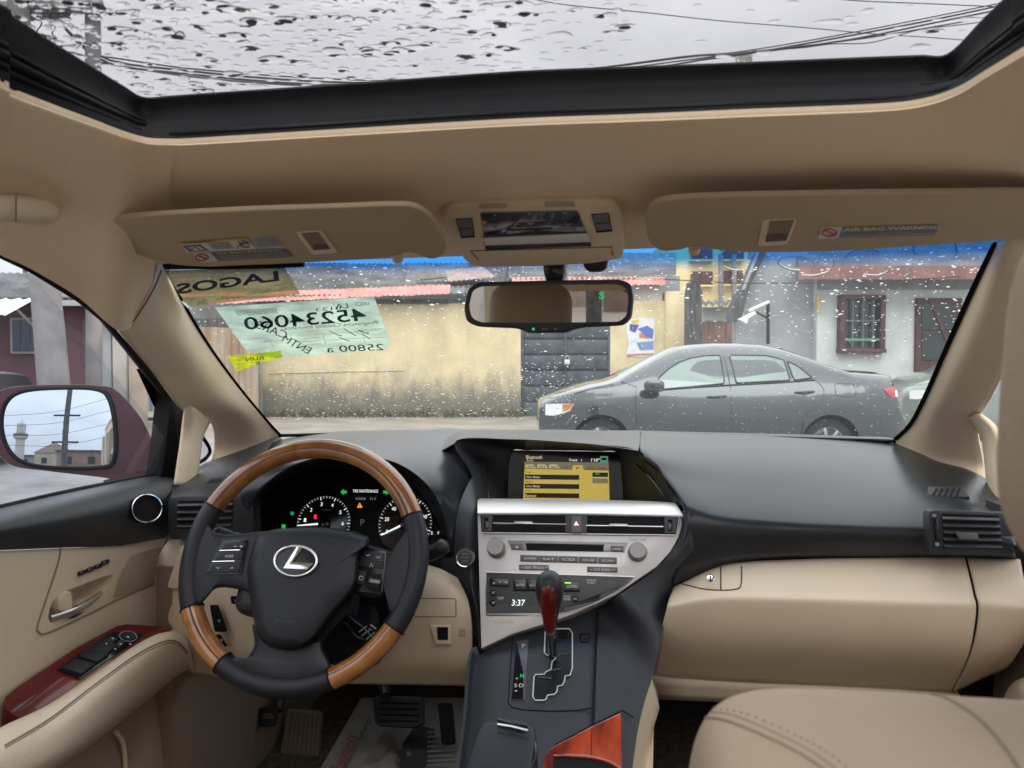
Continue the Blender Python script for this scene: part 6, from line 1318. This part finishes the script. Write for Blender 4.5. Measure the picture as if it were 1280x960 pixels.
for i,x in enumerate((38,48,58,70,82)):
    lathe('insulator', zat(x,20,10.6), EZ, [(.0,-.06),(.05,-.05),(.07,-.02),(.04,0),(.065,.03),(.04,.06),(.06,.09),(.0,.12)], mat('insulator_brown',(.06,.045,.04),.3), p1_, seg=12)
for x in (30,40,52,64): tube('hanger', [zat(x,-6,10.6),zat(x,15,10.6)], .03, concrete, p1_, seg=6)
wires = thing('overhead_cables', zat(640,104,14), 'bundle of black overhead cables sagging across the sky above the sunroof', 'cables')
def wire(pts, D0, D1, r=.013, par=wires, nm='cable', n=40):
    k = len(pts); tube(nm, [zat(x,y,D0+(D1-D0)*i/(k-1)) for i,(x,y) in enumerate(pts)], r, cable, par, seg=6, n=n)
wire([(60,12),(126,71),(230,88),(380,101),(520,104),(650,97),(760,84),(870,70),(930,67),(1060,50),(1180,26),(1300,2)], 11.1,16,.017)
wire([(60,12),(126,75),(230,92),(380,105),(520,107),(650,106),(760,96),(870,76),(930,68),(1060,45),(1180,22),(1300,-4)], 11.1,16,.017)
wire([(126,78),(240,96),(380,107),(540,108),(690,100),(800,83),(930,66),(1050,52),(1130,40),(1300,10)], 11.1,16,.013)
wire([(126,70),(240,86),(400,98),(560,101),(720,88),(860,70),(930,64),(1080,38),(1300,-6)], 11.1,16,.012)
wire([(940,64),(1000,60),(1040,55),(1090,53),(1150,37),(1200,31),(1300,18)], 15,16,.010); wire([(630,-10),(700,5),(800,15),(900,26),(1000,34),(1100,43),(1165,47),(1300,58)], 14,17,.009)
wire([(1000,-10),(1060,0),(1170,5),(1260,9),(1330,11)], 14,15,.009)
for pts in ([(50,18),(52,30),(46,40),(52,52),(49,66)],[(68,20),(69,34),(65,42),(70,48),(66,60),(66,74)],[(89,90),(88,76),(94,72),(106,70)]): wire(pts,10.6,10.6,.009,p1_,'jumper_wire',20)
rag = thing('knotted_rag', zat(932,72,15), 'dirty white plastic rag knotted round the overhead cables', 'rag')
bm = bmesh.new()
for i in range(16):
    a = rng.uniform(-3,3); x = 930+rng.uniform(-5,9); y = 66+rng.uniform(-3,5); q=[zat(x,y,14.96+rng.uniform(-.03,.03)), zat(x+rng.uniform(-6,5),y+rng.uniform(2,12),14.96), zat(x+rng.uniform(-9,3),y+rng.uniform(6,27),14.96)]
    tube_bm(bm,[V(p) for p in cr_spline(q,6)],[.035,.045,.04,.032,.024,.006],seg=5,flat=.5)
from_bm('rag_folds', bm, mat('rag_white',(.62,.58,.52),.8,var=.2,vscale=20), rag)
sw_ = thing('street_cable', zat(1000,353,14), 'thin cable crossing in front of the grey gable', 'cable'); wire([(830,349),(900,353),(960,354),(1080,352),(1200,346)], 14,14,.010, sw_)
tb = thing('transformer', zat(96,84,11), 'grey pole transformer box half hidden by the sunroof edge', 'transformer')
wpoly('tank', rpoly([(74,80),(92,77),(108,88),(108,110),(80,110)],.15,3), 10.95, .5, mat('tank_grey',(.33,.34,.32),.6,var=.2), tb, .03); lathe('bushing', zat(91,78,11), EZ, [(.06,-.1),(.09,-.05),(.05,0),(.09,.04),(.05,.08),(.08,.12),(0,.16)], MATS['insulator_brown'], tb, seg=12)

# left side: purple house, columns, gate -----------------------------
ph = thing('purple_house', wl(30,13), 'dusky purple house with blue glazed window and white awning, left of the pole', 'house')
wbox('wall', -330, 141, 372, 0, 13, .3, purple_st, ph, z0=0)
for i in range(5): xa=-330+i*98; corr('roof_sheet', PD(xa,373,12.7), PD(xa+99,373,12.7), PD(xa+10,341,15.5), PD(xa+109,341,15.5), .12,.015, sheet_g, ph)
wbox('eave_board', -330, 158, 371, 377, 12.75, .1, wood_old, ph); wbox('eave_board', 74, 158, 375, 382, 12.6, .12, mat('eave_grey',(.35,.35,.36),.8), ph)
for (x0,x1,y0,y1,pm,k) in ((12,54,397,442,pane_b,3),(103,122,399,453,pane_d,1)):
    w_ = wbox('window', x0,x1,y0,y1,12.92,.1, mat('frame_pale',(.42,.40,.36),.7) if k==3 else wood_old, ph, .01); st_=(x1-x0-5)/k
    for i in range(k): wbox('pane', x0+2.8+i*st_, x0+2.2+(i+1)*st_-.6, y0+2.6, y1-2.6, 12.9, .03, pm, w_)
corr('awning', PD(-60,392,11.6), PD(6,394,11.6), PD(-60,373,12.8), PD(46,372,12.8), .12,.012, mat('awning_white',(.72,.73,.75),.6,var=.08), ph); tube('awning_strut', [PD(20,386,12.2),PD(36,402,12.6),PD(50,416,12.9)], .02, mat('frame_pale',(.42,.40,.36),.7), ph, seg=6)
cl_ = thing('gate_columns', wl(155,13.6), 'pair of pale rendered columns between the purple house and the bluish gate', 'column')
wbox('column', 139, 156, 380, 0, 12.9, .35, beige_st, cl_, .02, z0=0); wbox('column', 159, 173, 395, 0, 12.95, .3, mat('tan_render',(.38,.32,.26),.9,var=.15,vscale=3), cl_, .02, z0=0); wbox('column', 124, 138, 388, 0, 12.95, .2, grey_st, cl_, .02, z0=0)
bg_ = thing('corrugated_gate', wl(190,15.5), 'bluish corrugated sheet gate behind the black window sash', 'gate')
for i in range(2): xa=172+i*28; corr('gate_sheet', wl(xa,15.5,.28), wl(xa+29,15.5,.28), PD(xa,405,15.5), PD(xa+29,405,15.5), .13,.02, sheet_b, bg_)
wbox('bottom_rail', 172, 230, 522, 526, 15.42,.1, wood_old, bg_); wbox('top_rail', 172, 230, 402, 406, 15.42,.1, wood_old, bg_)
cb = thing('low_cream_house', wl(40,30), 'cream block with a red brown edge above the purple house roof', 'house'); wbox('wall', 30, 300, 320, 0, 30, 5, ya_wall, cb, z0=0); wbox('corner_strip', 28, 31.5, 320, 0, 29.9, .2, dkred, cb, z0=0)

# what the door mirror shows behind -----------------------------------
cen, mn, RAD, MPP = mdata
def refl(px, py, dist):
    q = MPP(px,py,.006); nn = (mn+(q-cen)/RAD).normalized(); i_ = (q-CAM).normalized(); r = i_-nn*(2*i_.dot(nn)); return q+r*(dist/math.hypot(r.x,r.y))
0 and print('REFL', [tuple(round(v,2) for v in refl(x,y,20)) for x,y in ((5,535),(24,527),(24,583),(75,500),(75,575),(135,540))])
a_ = refl(81,575,17); b_ = refl(81,492,17)
pr_ = thing('utility_pole', (a_.x,a_.y,0), 'dark pole with crossarms reflected in the door mirror', 'pole')
tube('pole_shaft', [V((a_.x,a_.y,0)),V((a_.x,a_.y,max(7.5,b_.z)))], [.19,.15], mat('pole_dark',(.10,.095,.09),.9,var=.3), pr_, seg=12)
for z in (.45,.75): tube('cross_arm', [V((a_.x-.8,a_.y-.1,b_.z*z)),V((a_.x+.8,a_.y+.1,b_.z*z))], .06, cable, pr_, seg=6)
for k in range(4):
    q0, q1 = refl(6,520+k*12,26), refl(140,497+k*16,26); tube('cable', [q0, q0.lerp(q1,.5)+V((0,0,-.5)), q1], .018, cable, pr_, seg=5, n=16)
m0, m1 = refl(24,583,70), refl(24,527,70); hh = m1.z
mi_ = thing('mosque_tower', (m0.x,m0.y,0), 'pale minaret with a railed balcony and dome reflected in the door mirror', 'tower')
rT = (refl(32,570,70)-refl(17,570,70)).length*.5
lathe('shaft', V((m0.x,m0.y,0)), EZ, [(rT*.85,0),(rT*.8,hh*.62),(rT*1.25,hh*.66),(rT*1.25,hh*.69),(rT*.8,hh*.69),(rT*.8,hh*.9)], mat('minaret_cream',(.50,.47,.42),.9), mi_, seg=20); lathe('dome', V((m0.x,m0.y,hh*.9)), EZ, [(rT*.85,0),(rT*.8,hh*.04),(rT*.45,hh*.08),(rT*.08,hh*.1),(rT*.05,hh*.16),(0,hh*.17)], mat('dome_grey',(.40,.41,.40),.7), mi_, seg=20)
lathe('balcony', V((m0.x,m0.y,hh*.69)), EZ, [(rT*1.3,0),(rT*1.3,hh*.05),(rT*1.22,hh*.05),(rT*1.22,0)], mat('rail_dark',(.14,.13,.13),.8), mi_, seg=20)
for i,(px,ds_,w_,h_,nm,lb,c_) in enumerate(((48,70,12,3.2,'far_house','low grey house with flat roof reflected in the door mirror',(.30,.32,.31)),(68,60,8,3.6,'gabled_house','tan gabled house reflected beside the mirror pole',(.42,.36,.28)),(100,45,7,3.2,'brown_house','brown house front reflected at the right of the door mirror',(.25,.18,.15)))):
    p = refl(px,578,ds_); h_ = max(h_,1); t = thing(nm, (p.x,p.y,0), lb, 'house'); mm = mat('far_%d'%i,c_,.9,var=.15,vscale=1)
    box('wall', (p.x,p.y-3,h_/2), (w_,6,h_), mm, t)
    if nm=='gabled_house': prism('roof', [V((p.x-w_/2-.3,p.y+.2,h_)),V((p.x+w_/2+.3,p.y+.2,h_)),V((p.x,p.y+.2,h_+2.2))], (0,1,0), 0, mat('far_roof',(.36,.30,.24),.9), t, back=6.4)
    else: box('roof', (p.x,p.y-3,h_+.12), (w_+.6,6.6,.24), sheet_g, t)
    for k in (-.25,.25): box('window', (p.x+w_*k,p.y+.03,h_*.55), (1.1,.08,1.2), pane_d, t)
